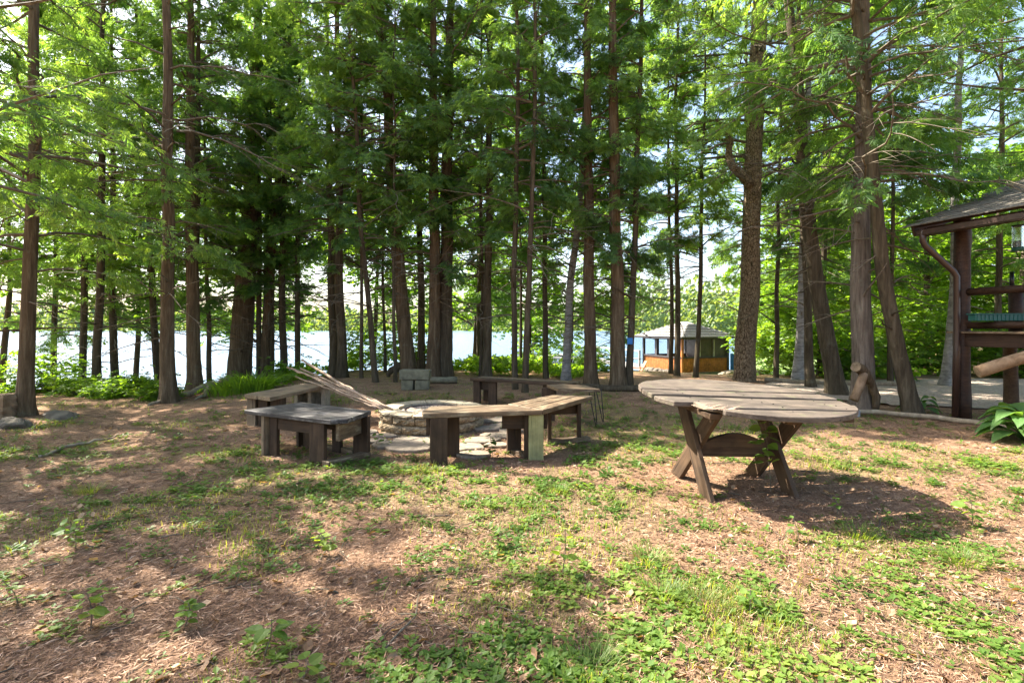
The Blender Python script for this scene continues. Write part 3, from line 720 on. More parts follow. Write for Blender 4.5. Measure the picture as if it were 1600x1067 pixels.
# trees that close the view above and to the sides
EXTRA = [(-10.5, 12.5, 0), (-12.0, 10.0, 2), (-7.1, 11.4, 0), (-13, 14.5, 1), (-8.6, 10.6, 3), (-6.4, 13.2, 4), (-1.0, 15.2, 1), (3.2, 16.5, 0), (6.3, 14.0, 2), (7.6, 12.6, 1), (9.5, 13.8, 4), (12.5, 13.2, 0), (-9.6, 8.6, 4), (-11.2, 7.2, 1)]
for k, (x, y, c) in enumerate(EXTRA):
    side = 'left' if x < -5 else ('middle' if x < 6 else 'right')
    zz = gz(x, y); tree('cedar_tree', {'left': 'slender background cedar half hidden by boughs at the left by the water', 'middle': 'slender background cedar hidden behind the row of trunks facing the lake', 'right': 'slender background cedar behind the trunks along the gravel drive'}[side],
         (x, y, zz), (800+F*(x+.1)/y, 200), .16*F/y, M_barkdark, CROWN[c] if not (x < -9 and y < 9) else cedar_crown('cedar_crown', 440+k, h0=2.6, h1=10.5, Rm=2.2, nb=50, per=40, keep=light_keep(x, y, zz)), H=12, seed=90+k, stubs=5, crz=rnd.uniform(0, 6.3), csc=rnd.uniform(.95, 1.1), n=8,
         group={'left': 'slender cedars at the left by the water', 'middle': 'slender cedars hidden behind the lakeshore row', 'right': 'slender cedars along the gravel drive'}[side])

# broad-leaved trees and brush beyond the drive
BT = [broad_crown('leafy_crown', 600+k, h0, h1, rx, n, nb=30) for k, (h0, h1, rx, n) in enumerate([(1.2, 7.5, 2.3, 1500), (.8, 6.0, 2.2, 1400), (2.0, 9.0, 2.6, 1500)])]
BS = [broad_crown('shrub_leaves', 620+k, .05, h1, rx, n, size=(.14, .26), nb=22) for k, (h1, rx, n) in enumerate([(1.8, 1.0, 620), (1.2, .9, 520), (.7, .7, 380)])]
spots = [(10.0, 15.0, 0), (12.6, 15.6, 1), (15.0, 15.0, 0), (17.4, 16.0, 2), (11.5, 18.8, 2), (14.5, 19.5, 1), (18, 20, 0), (21.5, 19, 1), (20, 15.5, 1), (24, 17, 0), (16, 24, 2), (21, 25, 2), (26, 23, 2), (30, 26, 2), (18, 13.2, 1), (22, 13, 0), (28, 18, 2), (13.4, 26, 1)]
for k, (x, y, c) in enumerate(spots):
    zz = gz(x, y); lab = 'bright leafy broad-leaved tree in the sunlit woods beyond the gravel drive'
    r = empty('leafy_tree', (x, y, zz)); tag(r, lab, 'tree', 'broad-leaved trees beyond the drive')
    link('trunk', trunk_mesh('trunk', [(0,0,-.1), (0,0,0), (.1,.1,3), (.2,.1,7)], [.1, .1, .08, .02], M_birch if k % 3 == 0 else M_barkdark, 200+k, 8, .3, stubs=3), r, Matrix.Translation((x, y, zz)))
    link('crown', BT[c], r, Matrix.Translation((x, y, zz)) @ Matrix.Rotation(rnd.uniform(0, 6.3), 4, 'Z') @ Matrix.Scale(rnd.uniform(.9, 1.15), 4))
BB = [broad_crown('leafy_crown', 640+k, 3.5, 8.8, 2.4, 1700, nb=36) for k in range(2)]
for k, (x, y, w) in enumerate(((-11.5, 15.5, 0), (-8.0, 16.2, 1), (-4.6, 16.8, 0), (-1.4, 18.0, 1), (.6, 20.0, 0), (1.9, 17.5, 1), (12.2, 21.5, 0), (-14.5, 14.5, 1))):
    zz = gz(x, y); r = empty('leafy_tree', (x, y, zz))
    tag(r, 'light green broad-leaved tree growing at the water behind ' + ['the slim left lakeside cedars', 'the massive leaning cedar', 'the cedar pair behind the sticks', 'the twin trunks', 'the middle of the far bench', 'the stout forked cedar', 'the slim cedars by the pavilion', 'the leaning cedar at the left edge'][k], 'tree')
    link('trunk', trunk_mesh('trunk', [(0,0,-.3), (0,0,0), (.1,.1,3), (.2,.1,7.5)], [.1, .09, .07, .02], M_barkdark, 240+k, 8, .3, stubs=3), r, Matrix.Translation((x, y, zz)))
    link('crown', BB[w], r, Matrix.Translation((x, y, zz)) @ Matrix.Rotation(rnd.uniform(0, 6.3), 4, 'Z') @ Matrix.Scale(rnd.uniform(.95, 1.1), 4))
def shrub(px, py, c, label, group=None, s=1.0, xy=None):
    x, y, z = P(px, py) if xy is None else (xy[0], xy[1], gz(*xy))
    r = link('shrub', BS[c], None, Matrix.Translation((x, y, z-.02)) @ Matrix.Rotation(rnd.uniform(0, 6.3), 4, 'Z') @ Matrix.Scale(s, 4))
    return tag(r, label, 'shrub', group)
for k in range(20):
    x = 7.2+k*.95+rnd.uniform(-.3, .3); y = 12.4+rnd.uniform(-.2, 1.4)
    shrub(0, 0, k % 2, 'knee to chest high leafy bush edging the far side of the gravel drive', 'bushes beyond the gravel drive', rnd.uniform(.8, 1.25), (x, y))
for x, y, c, s in ((-11.2, 10.4, 1, .6), (-8.2, 11.6, 2, .4), (-6.4, 11.6, 2, .45), (-12.6, 11.5, 0, .7), (-5.2, 12.0, 2, .6)):
    shrub(0, 0, c, 'leafy bush at the water edge on the left', 'bushes by the water on the left', s, (x, y))
shrub(80, 612, 1, 'dark toothed-leaf bush right behind the leaning cedar at the left edge', s=.7)
for x, y, c, s in ((-3.9, 13.6, 0, .7), (-2.7, 13.2, 0, .8), (.6, 13.6, 1, .6), (2.0, 13.0, 1, .6)):
    shrub(0, 0, c, 'leafy bush between the trunks along the bank', 'bushes along the bank', s, (x, y))
for k, (px, py) in enumerate(((175, 622), (205, 612), (125, 618), (255, 624))):
    shrub(px, py, 2, 'sunlit low sapling clump %s' % ('left of the straight dark trunk', 'before the slim lakeside cedar', 'beside the mossy boulder', 'at the foot of the straight dark trunk')[k], s=.5)

# long bare limbs low on the trees at the right
def bare_limbs(root, tx, ty, tz0, n, seed, azr, L=(1.0, 2.6), zr=(3.0, 7.5)):
    g = np.random.default_rng(seed)
    for i in range(n):
        z = g.uniform(*zr); az = g.uniform(*azr); l = g.uniform(*L)
        c = branch_curve((tx(z), ty, z+tz0), az, l, g.uniform(.0, .6), g.uniform(.3, .9), g, 9); a = Acc(); c[:, 2] += np.cumsum(g.normal(0, .02, 9))
        o = c[0].copy(); c = c-o
        tube_acc(a, c, np.linspace(.022, .004, 9), 6)
        for q in range(9):
            p = c[g.integers(2, 8)]; l2 = l*g.uniform(.15, .45); az2 = az+g.choice([-1, 1])*g.uniform(.3, 1.1)
            c2 = branch_curve(p, az2, l2, g.uniform(-.4, .4), g.uniform(.2, 1.0), g, 6); tube_acc(a, c2, np.linspace(.008, .002, 6), 4)
            for w in range(2):
                p3 = c2[g.integers(1, 5)]; c3 = branch_curve(p3, az2+g.uniform(-1, 1), l2*.5, g.uniform(-.6, .3), .6, g, 4); tube_acc(a, c3, np.linspace(.004, .0015, 4), 3)
        link('limb', a.mesh('limb', [M_twig], True), root, Matrix.Translation(o))
byl = {o['label']: o for o in COL.objects if 'label' in o.keys()}
for lab, n, sd, azr in (('tall brown cedar with a bark ring behind the sawn forked branch', 13, 1, (-3.4, -.9)), ('strongly left leaning dark cedar above the right half of the round table', 9, 2, (-3.3, 0)), ('twisted grey cedar leaning left beside the porch', 7, 3, (-2.8, .2)), ('tall pine with thick scaly bark and one broken crooked limb behind the round table', 9, 4, (-3.4, .2)),
                        ('thick brown cedar leaning left behind the concrete block seat', 8, 5, (-3, 0)), ('dark thick cedar, right one of the twin trunks above the short log', 8, 6, (-2.6, .4)), ('straight dark brown cedar standing at the thin end of the driftwood root', 7, 7, (-3, 0)), ('massive brown cedar leaning right behind the daylily clump', 7, 8, (-3, 0))):
    r = byl[lab]; bx_, by_, bz_ = r.location; tr_ = [c for c in COL.objects if c.parent == r and c.name.startswith('trunk')][0]
    vs_ = np.array([v.co[:] for v in tr_.data.vertices])
    def tx(z, vs_=vs_, bx_=bx_): k = np.abs(vs_[:, 2]-z) < .25; return bx_+vs_[k][:, 0].mean()
    bare_limbs(r, tx, by_, bz_, n, sd, azr)

# ------------------------------------------------------------------ far shore
g = np.random.default_rng(9); acc = Acc()
n = 1300; fx = g.uniform(-760, 760, n); fy = 462+g.random(n)**1.5*120
for c in range(3):
    pass
K = 22
nr = 260; fy[:nr] = 36+g.random(nr)*70; fx[:nr] = fy[:nr]*g.uniform(.52, 1.6, nr)
fy[nr:nr+150] = 196+g.random(150)*30; fx[nr:nr+150] = fy[nr:nr+150]*g.uniform(.205, .75, 150)
cx = np.repeat(fx, K); cyy = np.repeat(fy, K); hh = np.repeat(np.where(np.arange(n) < nr, .6, 1)*g.uniform(14, 25, n), K)
u = g.random(n*K); ang = g.uniform(0, 6.28, n*K); rad = np.repeat(g.uniform(3, 5.5, n), K)*np.sin(np.pi*np.clip(u*.9+.08, 0, 1))
pos = np.stack([cx+np.cos(ang)*rad, cyy+np.sin(ang)*rad, -1.0+hh*u], -1)
sz = g.uniform(2.6, 4.6, n*K)*np.repeat(np.where(np.arange(n) < nr, .35, np.where(np.arange(n) < nr+150, .6, 1)), K); th = g.uniform(-1, 1, n*K)
TVt = np.array([(0, -.45, 0), (.3, 0, .1), (0, .45, 0), (-.15, 0, -.5), (.1, .1, .55)]); TFt = np.array([(0, 1, 4), (1, 2, 4), (0, 3, 1), (1, 3, 2)])
d = np.stack([np.sin(th), -np.cos(th), g.uniform(-.3, .5, n*K)], -1)
scatter(acc, TVt, TFt, pos, rot_frames(d, roll=g.uniform(-1, 1, n*K)), sz, np.clip(np.repeat(g.random(n), K)*.7+g.random(n*K)*.4, 0, 1))
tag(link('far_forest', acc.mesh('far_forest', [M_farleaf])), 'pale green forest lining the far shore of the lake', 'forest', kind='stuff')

# ------------------------------------------------------------------ undergrowth on the bank (stuff)
acc = Acc(); g = np.random.default_rng(21)
n = 3300; x = g.uniform(-5.5, 7.0, n); y = 10.9+g.random(n)**.8*4.5; den = fbm(x*.8, y*.8, 41, 3)
keep = (den > .40) & ~((x < -.9) & (y < 11.6)) ; keep &= ~((x > 1.6) & (y < 11.8)) & ~(x > 2.1); keep &= fbm(x*.5, y*.5, 49, 2) > .36
x = x[keep]; y = y[keep]; n = len(x)
for q in range(3):
    hgt = g.uniform(.02, .28, n)*np.where(x > .9, .35, np.where(x > -1.2, 1.35, 1))
    a = g.uniform(0, 6.28, n); pos = np.stack([x+g.normal(0, .06, n), y+g.normal(0, .06, n), G(x, y)+hgt*.8], -1)
    d = np.stack([np.cos(a), np.sin(a), g.uniform(.2, 1.3, n)], -1); v = LS[q]
    scatter(acc, v[0], v[1], pos, rot_frames(d, roll=g.normal(0, .5, n)), g.uniform(.12, .22, n), np.clip(g.normal(.75, .2, n), 0, 1))
tag(link('undergrowth', acc.mesh('undergrowth', [M_broad])), 'bright green undergrowth on the bank between the trunks and the lake', 'undergrowth', kind='stuff')
# low green plants at left bank
acc = Acc(); n = 800; x = g.uniform(-11, -4.2, n); y = g.uniform(9.2, 12.6, n); keep = fbm(x*.9, y*.9, 45, 3) > .47; x = x[keep]; y = y[keep]; n = len(x)
for q in range(2):
    a = g.uniform(0, 6.28, n); pos = np.stack([x+g.normal(0, .05, n), y+g.normal(0, .05, n), G(x, y)+g.uniform(.01, .14, n)], -1); v = LS[q]
    scatter(acc, v[0], v[1], pos, rot_frames(np.stack([np.cos(a), np.sin(a), g.uniform(.1, 1.1, n)], -1)), g.uniform(.12, .20, n), np.clip(g.normal(.6, .25, n), 0, 1))
tag(link('bank_plants', acc.mesh('bank_plants', [M_broad])), 'low leafy plants scattered on the left bank', 'plants', kind='stuff')

# ------------------------------------------------------------------ forest floor: grass, herbs, needles
PITC = (-1.05, 6.72)
def sample(n, seed, ymin=1.5, ymax=11.5, pw=1.7, wid=1.12):
    g = np.random.default_rng(seed)
    u = g.random(n); a = 1-pw+1   # density falls with distance
    e = 2-pw
    y = (ymin**e + u*(ymax**e-ymin**e))**(1/e) if abs(e) > .01 else ymin*(ymax/ymin)**u
    x = g.uniform(-1, 1, n)*wid*y + g.normal(0, .3, n)
    ok = (np.hypot(x-PITC[0], y-PITC[1]) > .72) & ~((y > 7.8) & (x > 4.6))
    return x[ok], y[ok], g
# grass
acc = Acc(); x, y, g = sample(210000, 51, pw=1.5)
gd = green(x, y); k = g.random(len(x)) < np.clip(gd-.20, 0, 1)**1.4*1.0*(.10+.90*ss(.50, .62, fbm(x*2.1, y*2.1+7, 61, 3)))
x = x[k]; y = y[k]; n = len(x); print('grass', n)
hgt = g.uniform(.012, .042, n)*(1+.8*(fbm(x*1.7, y*1.7, 63, 2) > .60)); a = g.uniform(0, 6.28, n); lean = g.uniform(.1, .9, n)*hgt
w = .0016+.0007*y**.8*.6
bx = np.stack([x, y, G(x, y)-.005], -1); q = np.stack([-np.sin(a), np.cos(a), 0*a], -1)*w[:, None]
d = np.stack([np.cos(a), np.sin(a), 0*a], -1)
md = bx + d*(lean*.3)[:, None] + np.array([0, 0, 1.])*(hgt*.55)[:, None]; tp = bx + d*lean[:, None] + np.array([0, 0, 1.])*hgt[:, None]
V = np.stack([bx-q, bx+q, md+q*.8, md-q*.8, tp], 1).reshape(-1, 3); o = (np.arange(n)*5)[:, None]
tint = np.clip(fbm(x*1.2, y*1.2, 66, 2)*1.1-.1+g.normal(0, .17, n), 0, 1)
acc.add(V, np.concatenate([o+np.array([[0, 1, 2, 3]])]), 0, np.repeat(tint, 5)); acc.F.append(((o+np.array([[3, 2, 4]])), 0))
tag(link('grass', acc.mesh('grass', [M_grass])), 'thin patches of short grass growing through the needles', 'grass', kind='stuff')
# herbs: rosettes of small leaves
lf = []
def rosette(seed, nl=6, up=.5):
    g = np.random.default_rng(seed); V = []; Fc = []
    for i in range(nl):
        a = i*2.4+g.uniform(-.4, .4); e = g.uniform(.15, up); L = g.uniform(.6, 1.1)
        d = np.array([math.cos(a)*math.cos(e), math.sin(a)*math.cos(e), math.sin(e)]); q = np.array([-math.sin(a), math.cos(a), 0])*L*.27
        z0 = np.array([0, 0, .15+.35*i/nl]); s = z0+d*L*.15
        V += [s, s+d*L*.4+q, s+d*L*.85-np.array([0, 0, .10])*L, s+d*L*.4-q]; b = i*4; Fc += [(b, b+1, b+2), (b, b+2, b+3)]
    return np.array(V), np.array(Fc)
RS = [rosette(s, 6) for s in (1, 2, 3)]
acc = Acc(); x, y, g = sample(46000, 52, ymax=9)
gd = green(x, y); k = g.random(len(x)) < np.clip(gd-.06, 0, 1)**1.2*.95*(.14+.86*ss(.46, .60, fbm(x*4.2+3, y*4.2, 62, 3)))
x = x[k]; y = y[k]; n = len(x); print('herbs', n)
pos = np.stack([x, y, G(x, y)-.004], -1); a = g.uniform(0, 6.28, n)
Rz = rot_frames(np.stack([np.cos(a), np.sin(a), g.normal(0, .12, n)], -1)); w = g.integers(0, 3, n)
size = g.uniform(.018, .056, n)*(1+.3*(y > 4)); tn = np.clip(fbm(x*2, y*2, 68, 2)*.9+g.normal(.05, .16, n), 0, 1)
for v in range(3):
    q = w == v; scatter(acc, RS[v][0], RS[v][1], pos[q], Rz[q], size[q], tn[q])
tag(link('ground_cover', acc.mesh('ground_cover', [M_herb])), 'small-leaved wild strawberry like ground cover on the forest floor', 'ground cover', kind='stuff')
# needles
acc = Acc(); x, y, g = sample(110000, 53, ymax=8, pw=2.2); n = len(x)
a = g.normal(.5, .9, n); L = g.uniform(.025, .065, n); w = g.uniform(.0009, .0018, n)*(.7+.35*y)
z = G(x, y)+g.uniform(.004, .016, n); d = np.stack([np.cos(a)*L, np.sin(a)*L, g.normal(0, .006, n)], -1); q = np.stack([-np.sin(a)*w, np.cos(a)*w, g.normal(0, .001, n)], -1)
bx = np.stack([x, y, z], -1); bend = np.stack([-np.sin(a), np.cos(a), 0*a], -1)*(g.normal(0, .12, n)*L)[:, None]
V = np.stack([bx-q, bx+d*.5+bend+q, bx+d, bx+d*.5+bend-q], 1).reshape(-1, 3); o = (np.arange(n)*4)[:, None]
acc.add(V, o+np.array([[0, 1, 2, 3]]), 0, np.repeat(np.clip(g.normal(.45, .28, n), 0, 1), 4))
tag(link('needle_litter', acc.mesh('needle_litter', [M_needle])), 'fallen rusty needles covering the forest floor', 'needle litter', kind='stuff')
# dead leaves
acc = Acc(); x, y, g = sample(2200, 54, ymax=7, pw=1.6); n = len(x)
TV = np.array([(0, 0, 0), (.3, .3, .12), (.75, .25, .05), (1, 0, .16), (.75, -.25, .02), (.3, -.3, .14), (.5, 0, -.02)]); TF = np.array([(0, 1, 6), (1, 2, 6), (2, 3, 6), (3, 4, 6), (4, 5, 6), (5, 0, 6)])
a = g.uniform(0, 6.28, n)
scatter(acc, TV, TF, np.stack([x, y, G(x, y)+.012], -1), rot_frames(np.stack([np.cos(a), np.sin(a), g.normal(0, .25, n)], -1), roll=g.normal(0, .4, n)), g.uniform(.025, .06, n), g.random(n))
tag(link('leaf_litter', acc.mesh('leaf_litter', [M_dryleaf])), 'curled tan dead leaves lying among the needles', 'leaf litter', kind='stuff')
# small twigs
acc = Acc(); x, y, g = sample(420, 55, ymax=9, pw=1.5)
for i in range(len(x)):
    a = g.uniform(0, 6.28); L = g.uniform(.08, .38); k = np.linspace(0, 1, 5)
    pts = np.stack([x[i]+np.cos(a)*L*k+g.normal(0, .012, 5), y[i]+np.sin(a)*L*k+g.normal(0, .012, 5), 0*k], -1); pts[:, 2] = G(pts[:, 0], pts[:, 1])+.012
    tube_acc(acc, pts, np.linspace(.0035, .0015, 5)*g.uniform(.7, 1.5), 4)
tag(link('twig_litter', acc.mesh('twig_litter', [M_twig], True)), 'thin dry twigs strewn over the needles', 'twigs', kind='stuff')

# broad-leaved seedlings, each a plant
def seedling(px, py, h, label, nl=6, leaf=.09, yellow=.5):
    nl = nl if nl < 4 else int(nl*1.5)
    x, y, z = P(px, py); g = np.random.default_rng(int(px*7+py)); acc = Acc()
    top = np.array([g.normal(0, .03), g.normal(0, .03), h]); k = np.linspace(0, 1, 5)[:, None]
    st = k*top + np.sin(k*3)*np.array([.01, .01, 0]); st[0, 2] = -.02
    tube_acc(acc, st, np.linspace(.003, .0015, 5), 5, 1)
    c = []
    for i in range(nl):
        t = .35+.65*(i+.5)/nl; o = top*t; a = i*2.4+g.uniform(-.4, .4); L = leaf*.85*g.uniform(.45, 1.15)
        d = np.array([math.cos(a), math.sin(a), g.uniform(-.35, .35)]); c.append((o, d, L))
        tube_acc(acc, np.stack([o, o+d*L*.35]), np.array([.0012, .001]), 3, 1)
    LV = np.array([(0, 0, 0), (.12, .30, .04), (.4, .42, .03), (.72, .28, 0), (1, 0, -.10), (.72, -.28, 0), (.4, -.42, .03), (.12, -.30, .04), (.45, 0, -.06)])
    LF = np.array([(k_, (k_+1) % 8, 8) for k_ in range(8)])
    n = len(c); pos = np.array([o+d*L*.33 for o, d, L in c])
    scatter(acc, LV, LF, pos, rot_frames(np.array([d for _, d, _ in c]), roll=g.normal(0, .35, n)), np.array([L for _, _, L in c]), np.clip(g.normal(yellow, .2, n), 0, 1))
    r = link('seedling', acc.mesh('seedling', [M_herb, M_twig]), None, Matrix.Translation((x, y, z))); tag(r, label, 'seedling', 'leafy seedlings on the forest floor')
for s in [(118, 858, .17, 'leafy seedling clump left of the picture middle ground, above the bottom left corner', 12, .07, .6), (28, 948, .13, 'seedling at the left edge low in the picture', 6, .06, .6),
          (140, 985, .17, 'wide-leaved seedling near the bottom left', 9, .075, .7), (285, 985, .12, 'low seedling clump right of the wide-leaved one near the bottom left', 10, .06, .5), (410, 1030, .14, 'seedling with two large folded pale leaves at the bottom left of centre', 6, .085, .5),
          (468, 1070, .08, 'seedling cut by the bottom edge left of centre', 5, .07, .8), (515, 870, .14, 'yellow-tipped seedling below the dark slab bench', 11, .06, .8), (365, 915, .12, 'pale seedling between the yellow-tipped one and the wide-leaved one', 9, .05, .5),
          (585, 700, .18, 'seedling beside the fire pit paving, right of the dark slab bench', 4, .08, .6), (770, 720, .24, 'dark-leaved seedling under the middle of the bent bench', 10, .09, .1),
          (765, 795, .10, 'pale seedling in the grass below the bent bench', 6, .06, .5), (688, 905, .06, 'single round leaf on the needles below the bent bench', 1, .09, .3), (775, 860, .10, 'small seedling with dark leaves left of the tall thin one', 6, .06, .4),
          (878, 900, .24, 'tall thin seedling with pointed leaves in the centre foreground', 8, .075, .75), (1205, 770, .62, 'tall leafy sapling growing through the right legs of the round table', 16, .11, .5),
          (1250, 850, .14, 'two-leaved seedling in front of the round table shadow', 5, .08, .4), (1308, 805, .13, 'little seedling inside the round table shadow', 6, .05, .7), (1520, 825, .18, 'sunlit seedling right of the round table shadow', 9, .09, .8),
          (1170, 960, .10, 'seedling beside the curled dead leaves in the right foreground', 7, .06, .5), (880, 665, .16, 'yellowish seedling under the right end of the bent bench', 9, .07, .9)]:
    seedling(*s)
# grass tufts standing out
def blades(name, px, py, n, L, spread, mat, label, cat, seed, w=.004, droop=.5, xy=None, tint=.5):
    x, y, z = P(px, py) if xy is None else (xy[0], xy[1], gz(*xy)); g = np.random.default_rng(seed); acc = Acc()
    k = np.linspace(0, 1, 6)
    V = []; Fq = []
    for i in range(n):
        a = g.uniform(0, 6.28); r0 = spread*g.random()**.5; l = L*g.uniform(.6, 1.1); b0 = np.array([math.cos(a+g.normal(0, .5))*r0, math.sin(a+g.normal(0, .5))*r0])
        hor = l*(g.uniform(.1, .35)*k+droop*g.uniform(.4, 1)*k**2.2); zz = l*(k-.45*droop*k**2.6)-.01
        c = np.stack([b0[0]+math.cos(a)*hor, b0[1]+math.sin(a)*hor, zz], -1); q = np.array([-math.sin(a), math.cos(a), 0])*w
        wd = np.array([.7, 1, 1, .85, .55, .05])[:, None]
        VV = np.concatenate([c-q*wd, c+q*wd]); acc.add(VV, np.array([(m, m+6, m+7, m+1) for m in range(5)]), 0, float(np.clip(g.normal(tint, .2), 0, 1)))
    r = link(name, acc.mesh(name, [mat]), None, Matrix.Translation((x, y, z))); return tag(r, label, cat)
blades('daylily_clump', 395, 612, 320, .50, .42, M_broad, 'clump of arching daylily leaves at the foot of the massive leaning cedar', 'plant', 1, .010, .6, tint=.75)
blades('daylily_clump', 352, 618, 130, .40, .28, M_broad, 'smaller clump of arching leaves next to the driftwood root', 'plant', 2, .009, .6, tint=.75)
for k, (px, py, lab) in enumerate([(868, 770, 'below the bent bench'), (1010, 880, 'in the shade in front of the round table'), (1500, 880, 'near the right edge of the clearing'), (1100, 950, 'between the herbs in the right foreground'), (925, 1050, 'at the bottom edge of the picture, centre'), (1340, 840, 'at the near rim of the table shadow'),
                                   (1035, 935, 'straw-coloured at its foot, low right of centre'), (215, 615, 'in the sun on the left bank'), (140, 770, 'left in the dappled shade')]):
    blades('grass_tuft', px, py, 150, .12 if py > 700 else .2, .10 if py > 700 else .25, M_grass, 'tuft of fine grass ' + lab, 'grass tuft', 10+k, .0016 if py > 700 else .004, .7, tint=.4)
# hosta leaves
def hosta(px, py, n, L, label, seed, xy=None):
    x, y, z = P(px, py) if xy is None else (xy[0], xy[1], gz(*xy)); root = empty('hosta_plant', (x, y, z)); tag(root, label, 'plant'); g = np.random.default_rng(seed)
    ks = np.linspace(0, 1, 9); wd = np.array([.10, .55, .85, 1, .98, .85, .62, .32, .02])*.30
    for i in range(n):
        a = i*2.4+g.uniform(-.3, .3); l = L*g.uniform(.65, 1.1); u = (i+.5)/n; acc = Acc()
        r0 = (.30-.24*u)*L/.4*g.uniform(.7, 1.1); h0 = (.10+.26*u)*L/.4; up = .15+.75*u
        hor = r0+ks*l*.92; zz = h0 + l*(up*ks - (.45+up*.6)*ks**2)
        rows = []
        for s_ in np.linspace(-1, 1, 9):
            rows.append(np.stack([hor, s_*wd*l*.9, zz+(s_*s_*.16-.05+.05*math.cos(s_*12))*wd*l+g.normal(0, .004, 9)], -1))
        V = np.concatenate(rows); Fq = [(r*9+m, r*9+m+1, (r+1)*9+m+1, (r+1)*9+m) for r in range(8) for m in range(8)]
        acc.add(V, np.array(Fq), 0, np.clip(np.full(81, g.normal(.5, .2)) + np.tile([.1,0,0,0,0,0,.05,.1,.3], 9), 0, 1))
        tube_acc(acc, np.array([(0, 0, 0), (r0*.5, 0, h0*.7), (r0+.01, 0, h0+.01)]), np.array([.008, .007, .006]), 5, 0)
        link('leaf', acc.mesh('leaf', [M_hosta], True), root, Matrix.Translation((x, y, z)) @ Matrix.Rotation(a, 4, 'Z'))
hosta(1605, 690, 46, .36, 'big hosta with broad pale green leaves at the right edge before the porch', 1)
hosta(1450, 658, 14, .22, 'small dark hosta at the foot of the porch post', 2, (6.15, 7.75))
hosta(1350, 640, 8, .2, 'small strap-leaved plant at the foot of the sawn forked branch', 3, (4.85, 7.85))

# ------------------------------------------------------------------ round table
TC = Vector((1.82, 4.22, 0)); TA = R(8)
troot = empty('round_table', (TC.x, TC.y, gz(TC.x, TC.y)), 0)
tag(troot, 'round weathered plank table with crossed legs and a rotten board, standing in the sun', 'table')
tz = gz(TC.x, TC.y); TR = .805
tilt = Matrix.Translation((TC.x, TC.y, tz)) @ Matrix.Rotation(R(3.0), 4, 'Y') @ Matrix.Rotation(R(3.2), 4, 'X') @ Matrix.Rotation(TA, 4, 'Z')
def in_table(name, me, m): 
    return link(name, me, troot, tilt @ m)
wd = [.215, .19, .215, .20, .215, .205, .215, .19]
ys = -TR; edges = []
for k, w in enumerate(wd):
    edges.append((ys, min(ys+w, TR))); ys += w+.028
    if ys >= TR: break
gg = random.Random(5)
_a = Acc(); tube_acc(_a, np.array([(0, 0, -.002), (0, 0, .0015)]), .0055, 8); SCREW = _a.mesh('screw_head', [M_metaldark])
for k, (a, c) in enumerate(edges):
    N_ = 60; poly = []
    circ = [(TR*math.cos(2*math.pi*i/96), TR*math.sin(2*math.pi*i/96)) for i in range(96)]
    poly = clip(clip(circ, 0, 1, c), 0, -1, -a)
    if k == 0: poly = clip(poly, -1, 0, .50)
    if k == 1:
        poly = clip(poly, -1, 0, .60)
        poly = [(p[0] + (gg.uniform(0, .05) if p[0] < -.5 else 0), p[1]+(gg.uniform(-.01, .01) if p[0] < -.45 else 0)) for p in poly]
    bm = bmesh.new(); top = [bm.verts.new((p[0], p[1], 0)) for p in poly]; f = bm.faces.new(top)
    ex = bmesh.ops.extrude_face_region(bm, geom=[f]); bmesh.ops.translate(bm, vec=(0, 0, -.038), verts=[v for v in ex['geom'] if isinstance(v, bmesh.types.BMVert)])
    bmesh.ops.recalc_face_normals(bm, faces=bm.faces)
    bmesh.ops.bevel(bm, geom=[e for e in bm.edges if e.calc_face_angle(0) > .8], offset=.005, segments=1, affect='EDGES')
    # random cup and lift
    lift = gg.uniform(-.008, .008)
    for v in bm.verts: v.co.z += lift + .003*math.sin(v.co.x*3+k)
    me = bpy.data.meshes.new('table_board'); bm.to_mesh(me); bm.free(); me.materials.append(M_tabletop)
    bo = in_table('board', me, Matrix.Translation((0, 0, .76)))
    for xx in (-.52, .0, .52):
        for yy in (a+.04, c-.04):
            if math.hypot(xx, yy) < TR-.05 and not (k < 2 and xx < -.4): in_table('screw_head', SCREW, Matrix.Translation((xx+gg.uniform(-.01, .01), yy, .7605+lift+.003*math.sin(xx*3+k))))
# splintered rot on the broken board
acc = Acc(); g = np.random.default_rng(3)
for i in range(120):
    p = np.array([g.uniform(-.66, -.42), g.uniform(-.60, -.46), .758]); a = g.normal(0, .35)
    d = np.array([math.cos(a), math.sin(a), g.normal(0, .12)])*g.uniform(.03, .11); q = np.array([-math.sin(a), math.cos(a), .4])*.004
    acc.add(np.array([p-q, p+q, p+d+[0, 0, .003]]), np.array([[0, 1, 2]]), 0)
in_table('splinters', acc.mesh('splinters', [M_peeled]), Matrix.Identity(4))['kind'] = 'stuff'
for xx in (-.52, .0, .52):
    in_table('batten', box_mesh('batten', .085, 1.30 if xx == 0 else 1.10, .04, M_tableleg), Matrix.Translation((xx*1.0, 0, .760-.042-.024)))
LEGSIGN = -1
def leg(xx, s, bottom, topy):
    p0 = Vector((xx, bottom, -.02)); p1 = Vector((xx, topy, .712)); m = frame_m((p0+p1)/2, p1-p0, (1, 0, 0))
    bm = bmesh.new(); bmesh.ops.create_cube(bm, size=1); L = (p1-p0).length
    bmesh.ops.scale(bm, vec=(L, .135, .04), verts=bm.verts)
    sl = (topy-bottom)/(p1.z-p0.z)
    for v in bm.verts:  # cut the ends level
        v.co.x += LEGSIGN*v.co.y*sl
    bmesh.ops.bevel(bm, geom=bm.edges[:], offset=.004, segments=1, affect='EDGES')
    me = bpy.data.meshes.new('leg'); bm.to_mesh(me); bm.free(); me.materials.append(M_tableleg)
    in_table('leg', me, m)
for xx in (-.36, .34):
    leg(xx-.022, 1, -.31, .27); leg(xx+.022, -1, .31, -.27)
